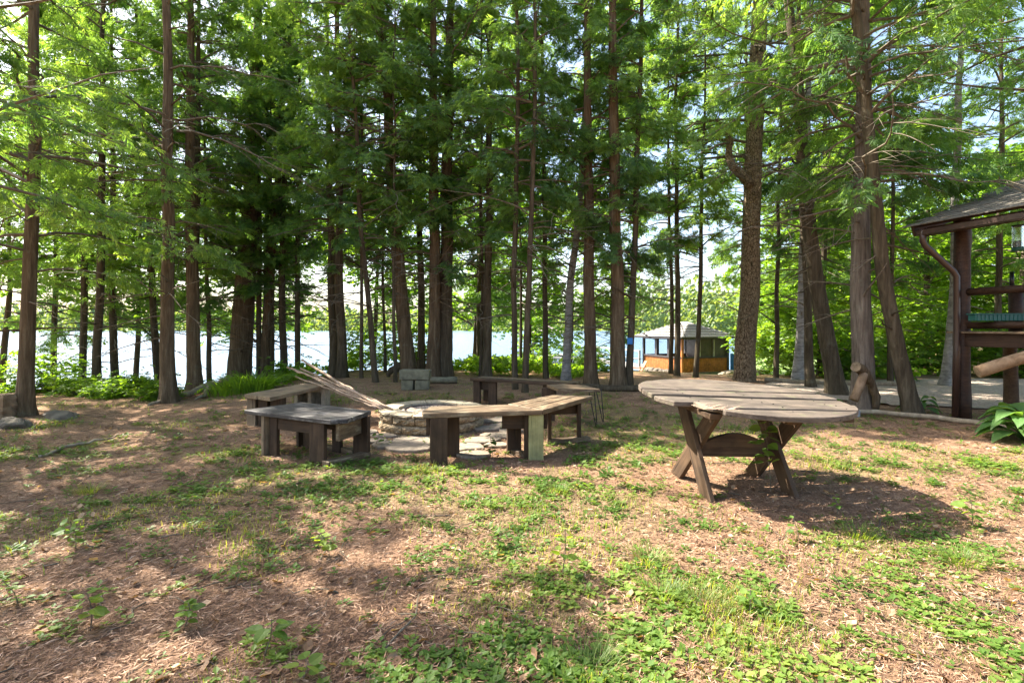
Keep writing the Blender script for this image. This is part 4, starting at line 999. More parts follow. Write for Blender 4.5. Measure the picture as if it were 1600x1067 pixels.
# arched stretcher
prof = [(-.33, .25), (.31, .25)] + [(.31-.64*t, .34+.10*math.sin(math.pi*t)) for t in np.linspace(0, 1, 13)]
bm = bmesh.new(); vv = [bm.verts.new((p[0], -.02, p[1])) for p in prof]; f = bm.faces.new(vv)
ex = bmesh.ops.extrude_face_region(bm, geom=[f]); bmesh.ops.translate(bm, vec=(0, .04, 0), verts=[v for v in ex['geom'] if isinstance(v, bmesh.types.BMVert)])
bmesh.ops.recalc_face_normals(bm, faces=bm.faces); me = bpy.data.meshes.new('stretcher'); bm.to_mesh(me); bm.free(); me.materials.append(M_tableleg)
in_table('stretcher', me, Matrix.Identity(4))

# ------------------------------------------------------------------ benches
def V2(a, c, t): return (a[0]+(c[0]-a[0])*t, a[1]+(c[1]-a[1])*t)
# A: dark slab bench, left front
A = [(-2.76, 5.27), (-1.66, 4.68), (-1.52, 4.74), (-1.44, 5.24), (-1.55, 5.30), (-2.40, 5.84)]
ra = empty('slab_bench', (-2.1, 5.2, gz(-2.1, 5.2))); tag(ra, 'low dark bench with a wide cracked grey seat and boxed legs, left in the foreground', 'bench')
dirA = Vector((A[1][0]-A[0][0], A[1][1]-A[0][1])).normalized(); nA = Vector((-dirA.y, dirA.x))
d0 = nA.x*A[0][0]+nA.y*A[0][1]
for k, (lo, hi) in enumerate(((-.05, .215), (.222, .43), (.437, 1.0))):
    pl = clip(clip(A, nA.x, nA.y, d0+hi), -nA.x, -nA.y, -(d0+lo))
    poly_board('seat_board', pl, .455-.001*k, .042, M_greyseat, ra, dirA)
def upright(root, x, y, w, t, ztop, ang, mat, z0=None, name='leg'):
    zb = (gz(x, y) if z0 is None else z0)-.02
    m = Matrix.Translation((x, y, (ztop+zb)/2)) @ Matrix.Rotation(ang, 4, 'Z') @ Matrix.Rotation(R(90), 4, 'Y')
    return link(name, box_mesh(name, ztop-zb, t, w, mat, .004), root, m) if False else link(name, box_mesh(name, ztop-zb, w, t, mat, .004), root, Matrix.Translation((x, y, (ztop+zb)/2)) @ Matrix.Rotation(ang, 4, 'Z') @ Matrix(((0, 0, 1, 0), (0, 1, 0, 0), (-1, 0, 0, 0), (0, 0, 0, 1))))
# upright's w runs along rotated y, t along rotated x
aA = math.atan2(dirA.y, dirA.x)
def ptA(u, v): return (A[0][0]+dirA.x*u+nA.x*v, A[0][1]+dirA.y*u+nA.y*v)
zt = .412
for (u, v, mt) in ((.27, .08, M_palewood), (.27, .50, M_brown)):
    x, y = ptA(u-.02, v); upright(ra, x, y, .10, .042, zt, aA, mt)
for (u, v) in ((.36, .09), (.36, .50)):
    x, y = ptA(u, v); upright(ra, x, y, .04, .11, zt, aA, M_brown)
x, y = ptA(1.02, .06); upright(ra, x, y, .042, .20, zt, aA, M_brown)
x, y = ptA(1.14, .50); upright(ra, x, y, .042, .20, zt, aA, M_brown)
x, y = ptA(.80, .50); upright(ra, x, y, .042, .12, zt, aA, M_brown)
p = ptA(.42, .45); q = ptA(1.0, .45); board('apron', (*p, .33), (*q, .33), .04, .16, M_brown, ra)
p = ptA(.38, .10); q = ptA(.93, .10); board('apron', (*p, .345), (*q, .345), .035, .13, M_brown, ra)
e0 = Vector((-1.63, 4.78)); e1 = Vector((-1.51, 5.24))
board('apron', (e0.x, e0.y, .325), (e1.x, e1.y, .325), .04, .17, M_seat, ra)
p = ptA(1.16, .02); q = ptA(1.20, .52); board('foot_board', (*p, .03+gz(*p)), (*q, .03+gz(*q)), .10, .05, M_seat, ra)
p = ptA(.30, .52); q = ptA(1.02, .52); board('foot_board', (*p, .03+gz(*p)), (*q, .03+gz(*q)), .06, .05, M_seat, ra)

# B: bent bench in the centre
ztB = .50
Bf = [(-.86, 4.77), (-.89, 4.83), (-.83, 5.23), (-.05, 5.36), (.49, 6.12), (.95, 6.02), (.30, 4.98)]
rb = empty('bent_bench', (0, 5.2, gz(0, 5.2))); tag(rb, 'brown two-armed bench bending around the near side of the fire pit, plank seat', 'bench')
b_out = (.30, 4.98); b_in = (-.05, 5.36)
def strip(u0, u1):
    """plank of the left arm and of the right arm between fractions of the width"""
    o0 = V2((-.88, 4.77), (-.83, 5.24), u0); o1 = V2((-.88, 4.77), (-.83, 5.24), u1)
    c0 = V2(b_out, b_in, u0); c1 = V2(b_out, b_in, u1)
    e0 = V2((.95, 6.02), (.49, 6.12), u0); e1 = V2((.95, 6.02), (.49, 6.12), u1)
    return [o0, c0, c1, o1], [c0, e0, e1, c1]
for k in range(3):
    u0 = k/3+.008; u1 = (k+1)/3-.008; L_, R_ = strip(u0, u1)
    if k == 0: L_[0] = (L_[0][0]+.05, L_[0][1])
    poly_board('seat_board', L_, ztB-.001*k, .048, M_seat, rb, (1, .15)); 
    R_ = [(p[0]+.003, p[1]+.002) for p in R_]
    poly_board('seat_board', R_, ztB+.001*k, .048, M_seat, rb, (.55, .83))
zt = ztB-.05
dB = (1, .17); aB = math.atan2(.17, 1)
upright(rb, -.69, 4.82, .042, .165, zt, aB, M_brown)
upright(rb, -.60, 5.16, .042, .14, zt, aB, M_brown)
board('apron', (-.72, 4.90, .37), (-.68, 5.14, .37), .04, .14, M_brown, rb)
board('apron', (-.80, 4.86, .36), (-.76, 5.2, .36), .035, .17, M_brown, rb)
upright(rb, .235, 5.02, .042, .145, zt, R(8), M_greenwood)
upright(rb, .145, 5.06, .05, .05, zt, R(8), M_brown)
upright(rb, .02, 5.28, .042, .15, zt, R(20), M_brown)
board('apron', (-.10, 5.10, .37), (.13, 5.12, .37), .04, .15, M_brown, rb)
board('foot_board', (-.02, 5.30, .025), (.18, 5.12, .025), .07, .05, M_seat, rb)
board('apron', (.33, 5.12, .37), (.36, 5.42, .37), .04, .16, M_brown, rb)
for (x, y) in ((.42, 5.74), (.765, 5.86)):
    upright(rb, x, y, .09, .042, zt, R(0), M_brown)
board('foot_board', (.40, 5.73, .03), (.88, 5.88, .03), .09, .05, M_seat, rb)
board('apron', (.42, 5.79, .38), (.79, 5.91, .38), .035, .13, M_brown, rb)

# C: pale plank bench, left behind
rc = empty('plank_bench', (-3.1, 7.4, gz(-3.1, 7.4))); tag(rc, 'pale wide plank laid on a post and a cinder block behind the dark slab bench', 'bench')
C0 = [PH(422, 621, .42), PH(520, 599, .42), PH(487, 596.5, .42), PH(382, 615.5, .42)]
half = [(C0[0]+C0[3])/2, (C0[1]+C0[2])/2]
gd_ = (C0[1]-C0[0]).to_2d().normalized()
off = Vector((-gd_.y, gd_.x, 0))*.004
poly_board('seat_board', [tuple(C0[0])[:2], tuple(C0[1])[:2], tuple(half[1]-off)[:2], tuple(half[0]-off)[:2]], .42, .05, M_palewood, rc, gd_)
poly_board('seat_board', [tuple(half[0]+off)[:2], tuple(half[1]+off)[:2], tuple(C0[2])[:2], tuple(C0[3])[:2]], .418, .05, M_palewood, rc, gd_)
angc = math.atan2(gd_.y, gd_.x)
cl = (C0[0]+C0[3])/2 + Vector((gd_.x, gd_.y, 0))*.22; cr_ = (C0[1]+C0[2])/2 - Vector((gd_.x, gd_.y, 0))*.30
for s, w in ((-.16, .16), (.02, .14), (.19, .14)):
    q = cl + Vector((-gd_.y, gd_.x, 0))*s; upright(rc, q.x, q.y, .14, w*.9, .368, angc+R(90), M_tableleg if s < .1 else M_palewood)
zc = gz(cr_.x, cr_.y)
# cinder block with two hollows facing the camera
bk = empty('cinder_block', (cr_.x, cr_.y, zc), 0); bk.parent = rc; bk.matrix_local = Matrix.Translation(Vector((cr_.x, cr_.y, zc)) - rc.location)
bm = bmesh.new()
def bb(bm, c, s):
    r = bmesh.ops.create_cube(bm, size=1); bmesh.ops.scale(bm, vec=s, verts=r['verts']); bmesh.ops.translate(bm, vec=c, verts=r['verts'])
H_ = .368-zc
for c_, s_ in (((0, 0, .025), (.48, .2, .05)), ((0, 0, H_-.025), (.48, .2, .05)), ((-.215, 0, H_/2), (.05, .198, H_-.1)), ((.215, 0, H_/2), (.05, .198, H_-.1)), ((0, 0, H_/2), (.05, .198, H_-.1)), ((0, .09, H_/2), (.38, .018, H_-.1))): bb(bm, c_, s_)
me = bpy.data.meshes.new('cinder_block'); bm.to_mesh(me); bm.free(); me.materials.append(plain("cinder", (.34,.28,.20), .95, 0, .3, 20, .6))
bpy.data.objects.remove(bk)
link('cinder_block', me, rc, Matrix.Translation((cr_.x, cr_.y, zc)) @ Matrix.Rotation(R(-5), 4, 'Z'))

# D: far brown bench
rd = empty('far_bench', (0, 7.7, gz(0, 7.7))); tag(rd, 'long dark brown bench on the far side of the fire pit', 'bench')
D0 = PH(734, 590.5, .50); D1 = PH(892, 599.5, .50); dd = (D1-D0).normalized(); nn_ = Vector((-dd.y, dd.x, 0))
for k in range(2):
    a = .19*k+.0; c = a+.185
    poly_board('seat_board', [tuple(D0+nn_*a)[:2], tuple(D1+nn_*a)[:2], tuple(D1+nn_*c)[:2], tuple(D0+nn_*c)[:2]], .50-.002*k, .045, M_brown if k == 0 else M_seat, rd, (dd.x, dd.y))
ad = math.atan2(dd.y, dd.x)
for (px, w) in ((745.5, .125), (770, .14), (857, .17)):
    zz = D0.y + (px-734)/F*0; t = (px-734)/(892-734); q = D0+(D1-D0)*t+nn_*.06
    upright(rd, (px-800)/F*q.y, q.y, .042, w, .453, ad, M_brown)
for t in (.08, .75): 
    q = D0+(D1-D0)*t+nn_*.3; upright(rd, q.x, q.y, .042, .13, .453, ad, M_brown)
board('apron', tuple(D0+dd*.07+nn_*.1+Vector((0, 0, -.12))), tuple(D0+dd*.36+nn_*.1+Vector((0, 0, -.12))), .04, .13, M_brown, rd)
# E: small seat with wire legs at its right end
re_ = empty('corner_seat', (.9, 6.9, gz(.9, 6.9))); tag(re_, 'short sunlit plank seat on thin wire legs at the right end of the far bench', 'bench')
E = [PH(854, 601.5, .505), PH(872, 608, .505), PH(938, 609, .505), PH(915, 602.5, .505), PH(880, 600, .505)]
E = [tuple(e)[:2] for e in E]
mx_ = .5
c_ = sum(e[1] for e in E)/5
poly_board('seat_board', clip(E, 0, 1, c_-.004), .512, .04, M_seat, re_, (1, .05)); poly_board('seat_board', clip(E, 0, -1, -(c_+.004)), .51, .04, M_seat, re_, (1, .05))
for xx, yy in ((1.02, 6.65), (1.16, 6.95)):
    zb = gz(xx+.05, yy)
    tube_obj('wire_leg', [(xx-.02, yy, .47), (xx+.07, yy, zb), (xx+.085, yy, zb), (xx+.05, yy, .47)], .006, M_metaldark, re_, 6)
x, y = .50, 7.05; upright(re_, x, y, .042, .18, .47, R(-10), M_brown)

# ------------------------------------------------------------------ fire pit
PX0, PY0 = PITC; pz = gz(PX0, PY0)
rp = empty('fire_pit', (PX0, PY0, pz)); tag(rp, 'round fire pit of tan stacked stones with a steel liner full of ash', 'fire pit')
def wedge(seed, r0, r1, a, h, rough, nr=3, na=7, nz=4):
    g = np.random.default_rng(seed); V = []; 
    bm = bmesh.new(); grid = {}
    for i in range(na+1):
        for j in range(nz+1):
            for k in range(nr+1):
                if i in (0, na) or j in (0, nz) or k in (0, nr):
                    th = (-.5+i/na)*a; r = r0+(r1-r0)*k/nr; z = h*j/nz
                    e = 1.0
                    if k == nr and 0 < j < nz: r += .012+g.normal(0, rough)
                    if k == nr and j in (0, nz): r -= .012
                    if i in (0, na) and k == nr: r -= .015
                    grid[i, j, k] = bm.verts.new((r*math.cos(th)-r0, r*math.sin(th), z+(g.normal(0, rough*.3) if j == nz else 0)))
    def q(a_, b_, c_, d_): bm.faces.new((grid[a_], grid[b_], grid[c_], grid[d_]))
    for i in range(na):
        for k in range(nr): q((i,0,k), (i,0,k+1), (i+1,0,k+1), (i+1,0,k)); q((i,nz,k), (i+1,nz,k), (i+1,nz,k+1), (i,nz,k+1))
        for j in range(nz): q((i,j,0), (i+1,j,0), (i+1,j+1,0), (i,j+1,0)); q((i,j,nr), (i,j+1,nr), (i+1,j+1,nr), (i+1,j,nr))
    for j in range(nz):
        for k in range(nr): q((0,j,k), (0,j+1,k), (0,j+1,k+1), (0,j,k+1)); q((na,j,k), (na,j,k+1), (na,j+1,k+1), (na,j+1,k))
    bmesh.ops.recalc_face_normals(bm, faces=bm.faces)
    me = bpy.data.meshes.new('stone'); bm.to_mesh(me); bm.free(); return me
NS = 12; a = 2*math.pi/NS-.022
for course, (z0, h, r0, r1) in enumerate(((-.05, .070, .44, .66), (.025, .10, .44, .665), (.13, .10, .43, .655))):
    ms = [wedge(10*course+s, r0, r1, a, h, .010) for s in range(3)]
    for me in ms: me.materials.append(M_stone)
    for i in range(NS):
        th = (i+.5*(course % 2)+.2)*2*math.pi/NS
        m = Matrix.Translation((PX0, PY0, pz+z0)) @ Matrix.Rotation(th, 4, 'Z') @ Matrix.Translation((r0, 0, 0))
        o = link('stone', ms[i % 3], rp, m)
ms = wedge(55, .43, .670, a-.005, .034, .004); ms.materials.append(M_cap)
for i in range(NS):
    th = (i+.1)*2*math.pi/NS; link('cap_stone', ms, rp, Matrix.Translation((PX0, PY0, pz+.232)) @ Matrix.Rotation(th, 4, 'Z') @ Matrix.Translation((.43, 0, 0)))
def ring_mesh(name, r0, r1, z0, z1, mat, n=48):
    th = np.linspace(0, 2*np.pi, n, endpoint=False); c = np.cos(th); s = np.sin(th); V = []
    for r, z in ((r0, z0), (r0, z1), (r1, z1), (r1, z0)): V.append(np.stack([r*c, r*s, 0*c+z], -1))
    i = np.arange(n); j = (i+1) % n; Fq = np.concatenate([np.stack([k*n+i, k*n+j, ((k+1) % 4)*n+j, ((k+1) % 4)*n+i], -1) for k in range(4)])
    return np_mesh(name, np.concatenate(V), [(Fq, 0)], [mat], None, False)
link('steel_liner', ring_mesh('steel_liner', .37, .376, .0, .25, M_steel), rp, Matrix.Translation((PX0+.02, PY0, pz)))
th = np.linspace(0, 2*np.pi, 28, endpoint=False); V = [(0, 0, .02)]; Fc = []
for q in range(1, 8):
    for t in th: V.append((math.cos(t)*.43*q/7, math.sin(t)*.43*q/7, rnd.uniform(-.012, .012)))
for t in range(28): Fc.append((0, 1+t, 1+(t+1) % 28))
Fq = [(1+(q-1)*28+t, 1+q*28+t, 1+q*28+(t+1) % 28, 1+(q-1)*28+(t+1) % 28) for q in range(1, 7) for t in range(28)]
link('ash_bed', np_mesh('ash_bed', np.array(V), [(np.array(Fc), 0), (np.array(Fq), 0)], [M_ash], None, True), rp, Matrix.Translation((PX0, PY0, pz+.228)))
acc = Acc(); g = np.random.default_rng(4)
for i in range(14):
    a = g.uniform(0, 6.28); p = np.array([g.uniform(-.2, .25), g.uniform(-.1, .2), .24]); tube_acc(acc, np.stack([p, p+np.array([math.cos(a)*.05, math.sin(a)*.05, g.uniform(.03, .11)])]), np.array([.003, .001]), 4)
link('charred_twigs', acc.mesh('charred_twigs', [M_twig]), rp, Matrix.Translation((PX0, PY0, pz)))['kind'] = 'stuff'

# sticks from the pit over the pale bench
ST = [((598, 637), (472, 562), 'longest thick peeled pole of the bundle, on top and reaching highest'), ((606, 636), (455, 575), 'peeled pole whose tip ends farthest left in the bundle'), ((596, 640), (449, 574), 'pole lowest at the tip on the left of the bundle'), ((612, 634), (470, 576), 'pole lying second from the top of the bundle'),
      ((602, 640), (462, 588), 'greyish pole at the underside of the bundle'), ((590, 639), (505, 597), 'short crooked stick under the bundle'), ((617, 633), (500, 581), 'straight pale pole at the right side of the bundle'), ((600, 643), (500, 590), 'dark bowed stick in the middle of the bundle')]
for k, (a, c, lab) in enumerate(ST):
    p0 = PZ(a[0], a[1], 6.62-.03*(k % 3)) ; p0.z = pz+.28+.012*(k % 3); p0 = Vector(((a[0]-800)/F*6.55, 6.55-.02*k, p0.z))
    p1 = PZ(c[0], c[1], 8.35+.08*(k % 4)); m1 = p0.lerp(p1, .35)+Vector((0, 0, -.015-.01*(k % 3))); m2 = p0.lerp(p1, .7)+Vector((0, 0, .01*((k % 3)-1)))
    r0 = (.019 if k in (0, 3) else .013)
    o = tube_obj('pole', [p0, m1, m2, p1], np.array([r0*.8, r0, r0*1.05, r0*.95]), M_peeled, None, 8, jitter=.006, seed=k, sub=4); tag(o, lab, 'pole', 'bundle of peeled poles')

# flagstones around the pit
rf = empty('stone_paving', (PX0, PY0, pz)); rf['kind'] = 'structure'
g = random.Random(8)
FS = [(612, 697, .22), (640, 703, .20), (668, 694, .2), (600, 682, .15), (585, 690, .14), (728, 700, .19), (752, 690, .2), (778, 683, .18), (700, 705, .17), (655, 686, .14), (760, 672, .16), (785, 667, .15), (770, 659, .17), (790, 655, .15), (740, 712, .16), (575, 676, .12), (560, 668, .13), (630, 690, .12), (800, 675, .14), (775, 698, .13)]
for k, (px, py, s) in enumerate(FS):
    x, y, z = P(px, py); n = 9; st = g.uniform(0, 6.28)
    pl = [(x+math.cos(st+6.283*i/n)*s*g.uniform(.8, 1.15)*1.15, y+math.sin(st+6.283*i/n)*s*g.uniform(.75, 1.1)*.9) for i in range(n)]
    o = poly_board('flagstone', pl, z+.026+g.uniform(-.003, .008), .05, M_flag, rf, (1, 0), .008)

# ------------------------------------------------------------------ small things at the edge of the clearing
x, y, z = P(649, 608); rk = empty('block_seat', (x, y, z)); tag(rk, 'mossy concrete block resting on two smaller blocks behind the fire pit', 'block seat')
s = y/F
boxo('top_block', (x, y, z+.27), (45*s, .30, .17), M_conc, rk, 0, .012, .006); boxo('base_block', (x-11*s, y+.02, z+.085), (18*s, .28, .19), M_conc, rk, 0, .012, .006); boxo('base_block', (x+11*s, y, z+.085), (22*s, .25, .19), M_conc, rk, .1, .02, .008)
def log(name, label, pts, r, mat, cap=None, cat='log', n=12, jit=.01, seed=0, sub=5):
    o = tube_obj(name, pts, r, mat, None, n, cap, True, jit, seed, sub); return tag(o, label, cat)
def GP(px, py, h): x, y, z = P(px, py); return (x, y, z+h)
log('log', 'short mossy log lying right of the concrete block seat', [GP(672, 600, .07), GP(714, 599, .07)], .065, M_conc, M_logcut)
log('log', 'long mossy log lying behind the far bench and the round table', [GP(862, 607, .05), GP(950, 611, .05), GP(1040, 612, .05)], .06, M_barkdark, M_logcut, seed=1)
log('log', 'weathered edging log along the near side of the gravel drive under the porch', [GP(1318, 646, .05), GP(1460, 657, .05), GP(1640, 680, .02)], .035, M_drift, M_logcut, seed=2)
log('log', 'thin edging log on the far side of the gravel drive', [GP(1195, 597, .05), GP(1280, 602, .05), GP(1420, 605, .05)], .05, M_drift, M_logcut, seed=3)
# driftwood root on the left
rt = empty('driftwood_root', P(345, 612)); tag(rt, 'bleached driftwood root tapering down to the straight dark trunk on the left', 'driftwood')
tube_obj('root', [GP(232, 634, .02), GP(262, 628, .05), GP(300, 621, .09), GP(330, 613, .17), GP(350, 606, .22), GP(358, 603, .12)], np.array([.02, .035, .06, .10, .12, .05]), M_drift, rt, 10, jitter=.02, seed=5, sub=3)
for k, q in enumerate((((330, 613, .15), (318, 622, .05), (305, 626, .02)), ((345, 609, .18), (356, 612, .25), (362, 610, .30)), ((320, 616, .12), (312, 607, .22), (302, 604, .20)))):
    tube_obj('root_fork', [GP(*a) for a in q], np.array([.05, .035, .012]), M_drift, rt, 8, jitter=.015, seed=k, sub=3)
# stump at the far left
x, y, z = P(8, 652); rs = empty('rotten_stump', (x, y, z)); tag(rs, 'rotten brown stump at the left edge beside the leaning cedar', 'stump')
g = np.random.default_rng(6); zs = np.linspace(-.05, .34, 8); th = np.linspace(0, 6.283, 14, endpoint=False)
lob = 1+.18*np.cos(3*th)[None]+g.normal(0, .09, (8, 14)); a = Acc(); tube_acc(a, np.stack([0*zs, 0*zs, zs], -1), np.linspace(.24, .15, 8), 14, lobes=lob); link('stump_wood', a.mesh('stump', [M_logcut], False), rs, Matrix.Translation((x, y, z)))
def rock(x, y, z, s, label, seed, group=None, mat=None):
    bm = bmesh.new(); bmesh.ops.create_icosphere(bm, subdivisions=3, radius=1); r_ = np.random.default_rng(seed); o = r_.uniform(0, 50, 3)
    from mathutils import noise as mn
    for v in bm.verts:
        d = 1+.35*mn.noise(v.co*1.3+Vector(o))+.12*mn.noise(v.co*4+Vector(o)); v.co = Vector((v.co.x*s[0], v.co.y*s[1], v.co.z*s[2]))*d
    me = bpy.data.meshes.new('rock'); bm.to_mesh(me); bm.free(); me.materials.append(mat or M_rock)
    o = link('rock', me, None, Matrix.Translation((x, y, z))); return tag(o, label, 'rock', group)
x, y, z = P(95, 654); rock(x, y, z+.02, (.22, .16, .09), 'mossy boulder among the seedlings right of the leaning cedar', 3)
x, y, z = P(22, 668); rock(x, y, z+.03, (.2, .15, .1), 'small rock in front of the rotten stump', 4)
# fallen branch left
log('fallen_branch', 'long dry branch lying on the needles at the left', [GP(62, 716, .02), GP(90, 707, .03), (GP(125, 699, .03)), GP(160, 693, .035), GP(185, 684, .05)], np.array([.014, .018, .016, .013, .006]), M_drift, None, 'branch', 7, .01, 9, 3)
log('fallen_branch', 'forked thin dry twig in the centre foreground', [GP(602, 1018, .01), GP(625, 995, .02), GP(650, 968, .02), GP(655, 945, .05)], np.array([.004, .005, .004, .002]), M_twig, None, 'branch', 5, .004, 10, 3)
log('fallen_branch', 'thin dry twig lying left of centre in the foreground', [GP(296, 927, .01), GP(320, 920, .012), GP(350, 910, .012)], .003, M_twig, None, 'branch', 5, .003, 11, 3)
x, y, z = P(905, 1035); rock(x, y, z, (.035, .03, .02), 'fist-sized brown stone in the centre foreground', 12, mat=M_rock)
# dark driftwood arch
ra_ = empty('driftwood_arch', P(625, 600)); tag(ra_, 'dark curved driftwood arching between thin stems left of the concrete block seat', 'driftwood')
yy = 11.2
tube_obj('arch', [PZ(605, 600, yy), PZ(606, 588, yy), PZ(612, 578, yy), PZ(622, 574, yy), PZ(632, 572, yy), PZ(640, 568, yy)], np.array([.03, .04, .07, .11, .10, .05]), M_barkdark, ra_, 9, jitter=.01, sub=3)
tube_obj('arch_leg', [PZ(626, 575, yy), PZ(629, 588, yy), PZ(628, 602, yy)], np.array([.08, .05, .04]), M_barkdark, ra_, 8, jitter=.01, sub=3)
# sawn forked branch leaning on the brown cedar
rb_ = empty('forked_branch', P(1350, 640)); tag(rb_, 'sawn forked branch with a pale cut face leaning on the tall brown cedar', 'branch')
yy = 7.65
tube_obj('sawn_limb', [PZ(1337, 573, yy-.18), PZ(1345, 577, yy-.12), PZ(1352, 584, yy-.05), PZ(1362, 600, yy), PZ(1369, 620, yy), PZ(1368, 641, yy-.02)], np.array([.072, .075, .075, .06, .055, .04]), M_bark, rb_, 12, M_palewood, jitter=.004, sub=2)
tube_obj('pale_limb', [PZ(1350, 583, yy-.14), PZ(1344, 600, yy-.16), PZ(1334, 625, yy-.18)], np.array([.055, .06, .06]), M_logcut, rb_, 12, M_palewood, jitter=.004, sub=2)
x, y, z = P(1336, 641); x = (1336-800)/F*7.45; y = 7.45; z = gz(x, y)
rp2 = link('pot', ring_mesh('pot', .06, .065, 0, .09, M_pot, 24), None, Matrix.Translation((x, y, z))); tag(rp2, 'small grey metal pot under the sawn forked branch', 'pot')
# bark ring on the brown cedar, blue mark
x, y, z = P(1347, 642)
# blue painted marker on the forked cedar
q = PZ(984, 533, P(982, 605)[1]-.10)
o = poly_board('trail_marker', [(q.x-.05, q.y-.02), (q.x+.05, q.y-.02), (q.x+.05, q.y+.02), (q.x-.05, q.y+.02)], q.z+.06, .12, M_blue, None); tag(o, 'small bright blue marker nailed to the narrower forked cedar stem', 'marker')

# ------------------------------------------------------------------ porch corner at the right edge
rq = empty('porch', (6.5, 7.2, gz(6.5, 7.2))); tag(rq, 'corner of a dark brown log porch with shingled roof and downspout at the right edge', 'porch')
zb = gz(6.4, 7.25)
tube_obj('corner_post', [(6.42, 7.3, zb-.1), (6.41, 7.3, 1.0), (6.42, 7.3, 2.0), (6.42, 7.3, 2.86)], np.array([.105, .10, .10, .10]), M_porch, rq, 14, jitter=.004, sub=3)
GD = Vector((.27, -.96, 0)).normalized(); UP = Vector((.96, .27, 0)).normalized()
g0 = Vector((5.78, 7.30, 2.66)); g1 = g0+GD*3.4
sl_ = .36
def rp_(a, s, dz=0): return g0+GD*a+UP*s+Vector((0, 0, sl_*s+dz))
board('gutter', g0+UP*.02+Vector((0, 0, -.02)), g1+UP*.02+Vector((0, 0, -.02)), .11, .075, M_gutter, rq)
board('fascia', g0+UP*.12+Vector((0, 0, .0)), g1+UP*.12+Vector((0, 0, .0)), .03, .12, M_porch, rq)
nrm = GD.cross(UP+Vector((0, 0, sl_))); nrm = -nrm if nrm.z < 0 else nrm
upv = (UP+Vector((0, 0, sl_))).normalized()
mroof = Matrix((GD, upv, nrm.normalized())).transposed().to_4x4(); mroof.translation = rp_(1.7, 1.75, .07)
link('roof_deck', box_mesh('roof_deck', 3.5, 3.6, .03, M_porch), rq, mroof)
board('rake_board', rp_(-.06, .0, .02), rp_(-.06, 3.3, .02), .03, .16, M_porch, rq, up=(0, 0, 1))
shm = [box_mesh('shingle', .295, .22, .012, M_shingle, .002, .003) for _ in range(3)]
for row in range(20):
    for c_ in range(12):
        a_ = .10+c_*.30+(.15 if row % 2 else 0)-.15
        pos_ = rp_(a_, .02+row*.16, .105+.008); m = mroof.copy(); m = m @ Matrix.Rotation(R(-2.2), 4, 'X'); m.translation = pos_
        link('shingle', shm[(row*5+c_) % 3], rq, m)
# downspout
tube_obj('downspout', [(5.80, 7.22, 2.70), (5.81, 7.24, 2.52), (5.85, 7.25, 2.46), (6.22, 7.22, 2.10), (6.27, 7.22, 2.02), (6.27, 7.22, 1.0), (6.25, 7.22, zb)], .042, M_gutter, rq, 10)
pr = Vector((6.42, 7.28, 0))
def rail(name, z, t0, t1, r, mat=M_porch): tube_obj(name, [pr+GD*t0+Vector((0, 0, z)), pr+GD*(t0+t1)/2+Vector((0, 0, z+.005)), pr+GD*t1+Vector((0, 0, z))], r, mat, rq, 12, jitter=.003, sub=3)
rail('rail', 1.80, .05, 3.2, .055); rail('rail', 1.33, -.05, 3.2, .05)
board('deck_beam', pr+GD*-.1+Vector((-.03, 0, 1.13)), pr+GD*3.2+Vector((-.03, 0, 1.13)), .06, .19, M_porch, rq)
board('deck_beam', pr+GD*-.1+Vector((-.06, .02, 1.235)), pr+GD*3.2+Vector((-.06, .02, 1.235)), .16, .03, M_seat, rq)
for k in range(9):
    p0 = pr+UP*(.12+k*.145)+Vector((0, 0, 1.205)); board('deck_board', p0+GD*-.1, p0+GD*3.0, .14, .03, M_porch, rq)
x2, y2 = 7.45, 7.65; zb2 = gz(x2, y2)
tube_obj('porch_post', [(x2+.01, y2, zb2-.1), (x2, y2, .6), (x2, y2, 1.19)], np.array([.10, .085, .08]), M_tableleg, rq, 12, jitter=.005, sub=3)
tube_obj('porch_post', [(x2-.02, y2-.1, 1.22), (x2-.02, y2-.1, 1.9)], .085, M_porch, rq, 12, sub=2)
tube_obj('porch_post', [(6.98, 7.15, 1.85), (6.98, 7.15, 2.08)], .025, M_metaldark, rq, 8)
tube_obj('stair_rail', [(5.86, 6.45, .74), (6.3, 6.3, .94), (6.9, 6.1, 1.2)], .075, M_logcut, rq, 14, M_palewood, jitter=.004, sub=3)
tube_obj('stair_post', [(6.62, 6.2, gz(6.62, 6.2)-.05), (6.62, 6.2, 1.05)], .07, M_tableleg, rq, 12, jitter=.004, sub=3)
# planter box
pp = PZ(1559, 496, 6.9); pl0 = Vector((6.30, 6.95, 1.43)); 
rpl = empty('planter_box', (6.55, 6.9, 1.38)); tag(rpl, 'dark green ribbed plastic planter box on the porch rail', 'planter')
board('box', (6.27, 6.98, 1.435), (6.95, 6.90, 1.435), .14, .085, M_green, rpl); board('rim', (6.25, 6.98, 1.485), (6.97, 6.90, 1.485), .165, .016, M_green, rpl)
for k in range(14):
    q = Vector((6.29, 6.977, 1.435)).lerp(Vector((6.93, 6.903, 1.435)), k/13); boxo('rib', (q.x-.008, q.y-.072, q.z), (.012, .012, .075), M_green, rpl, R(-6), 0)
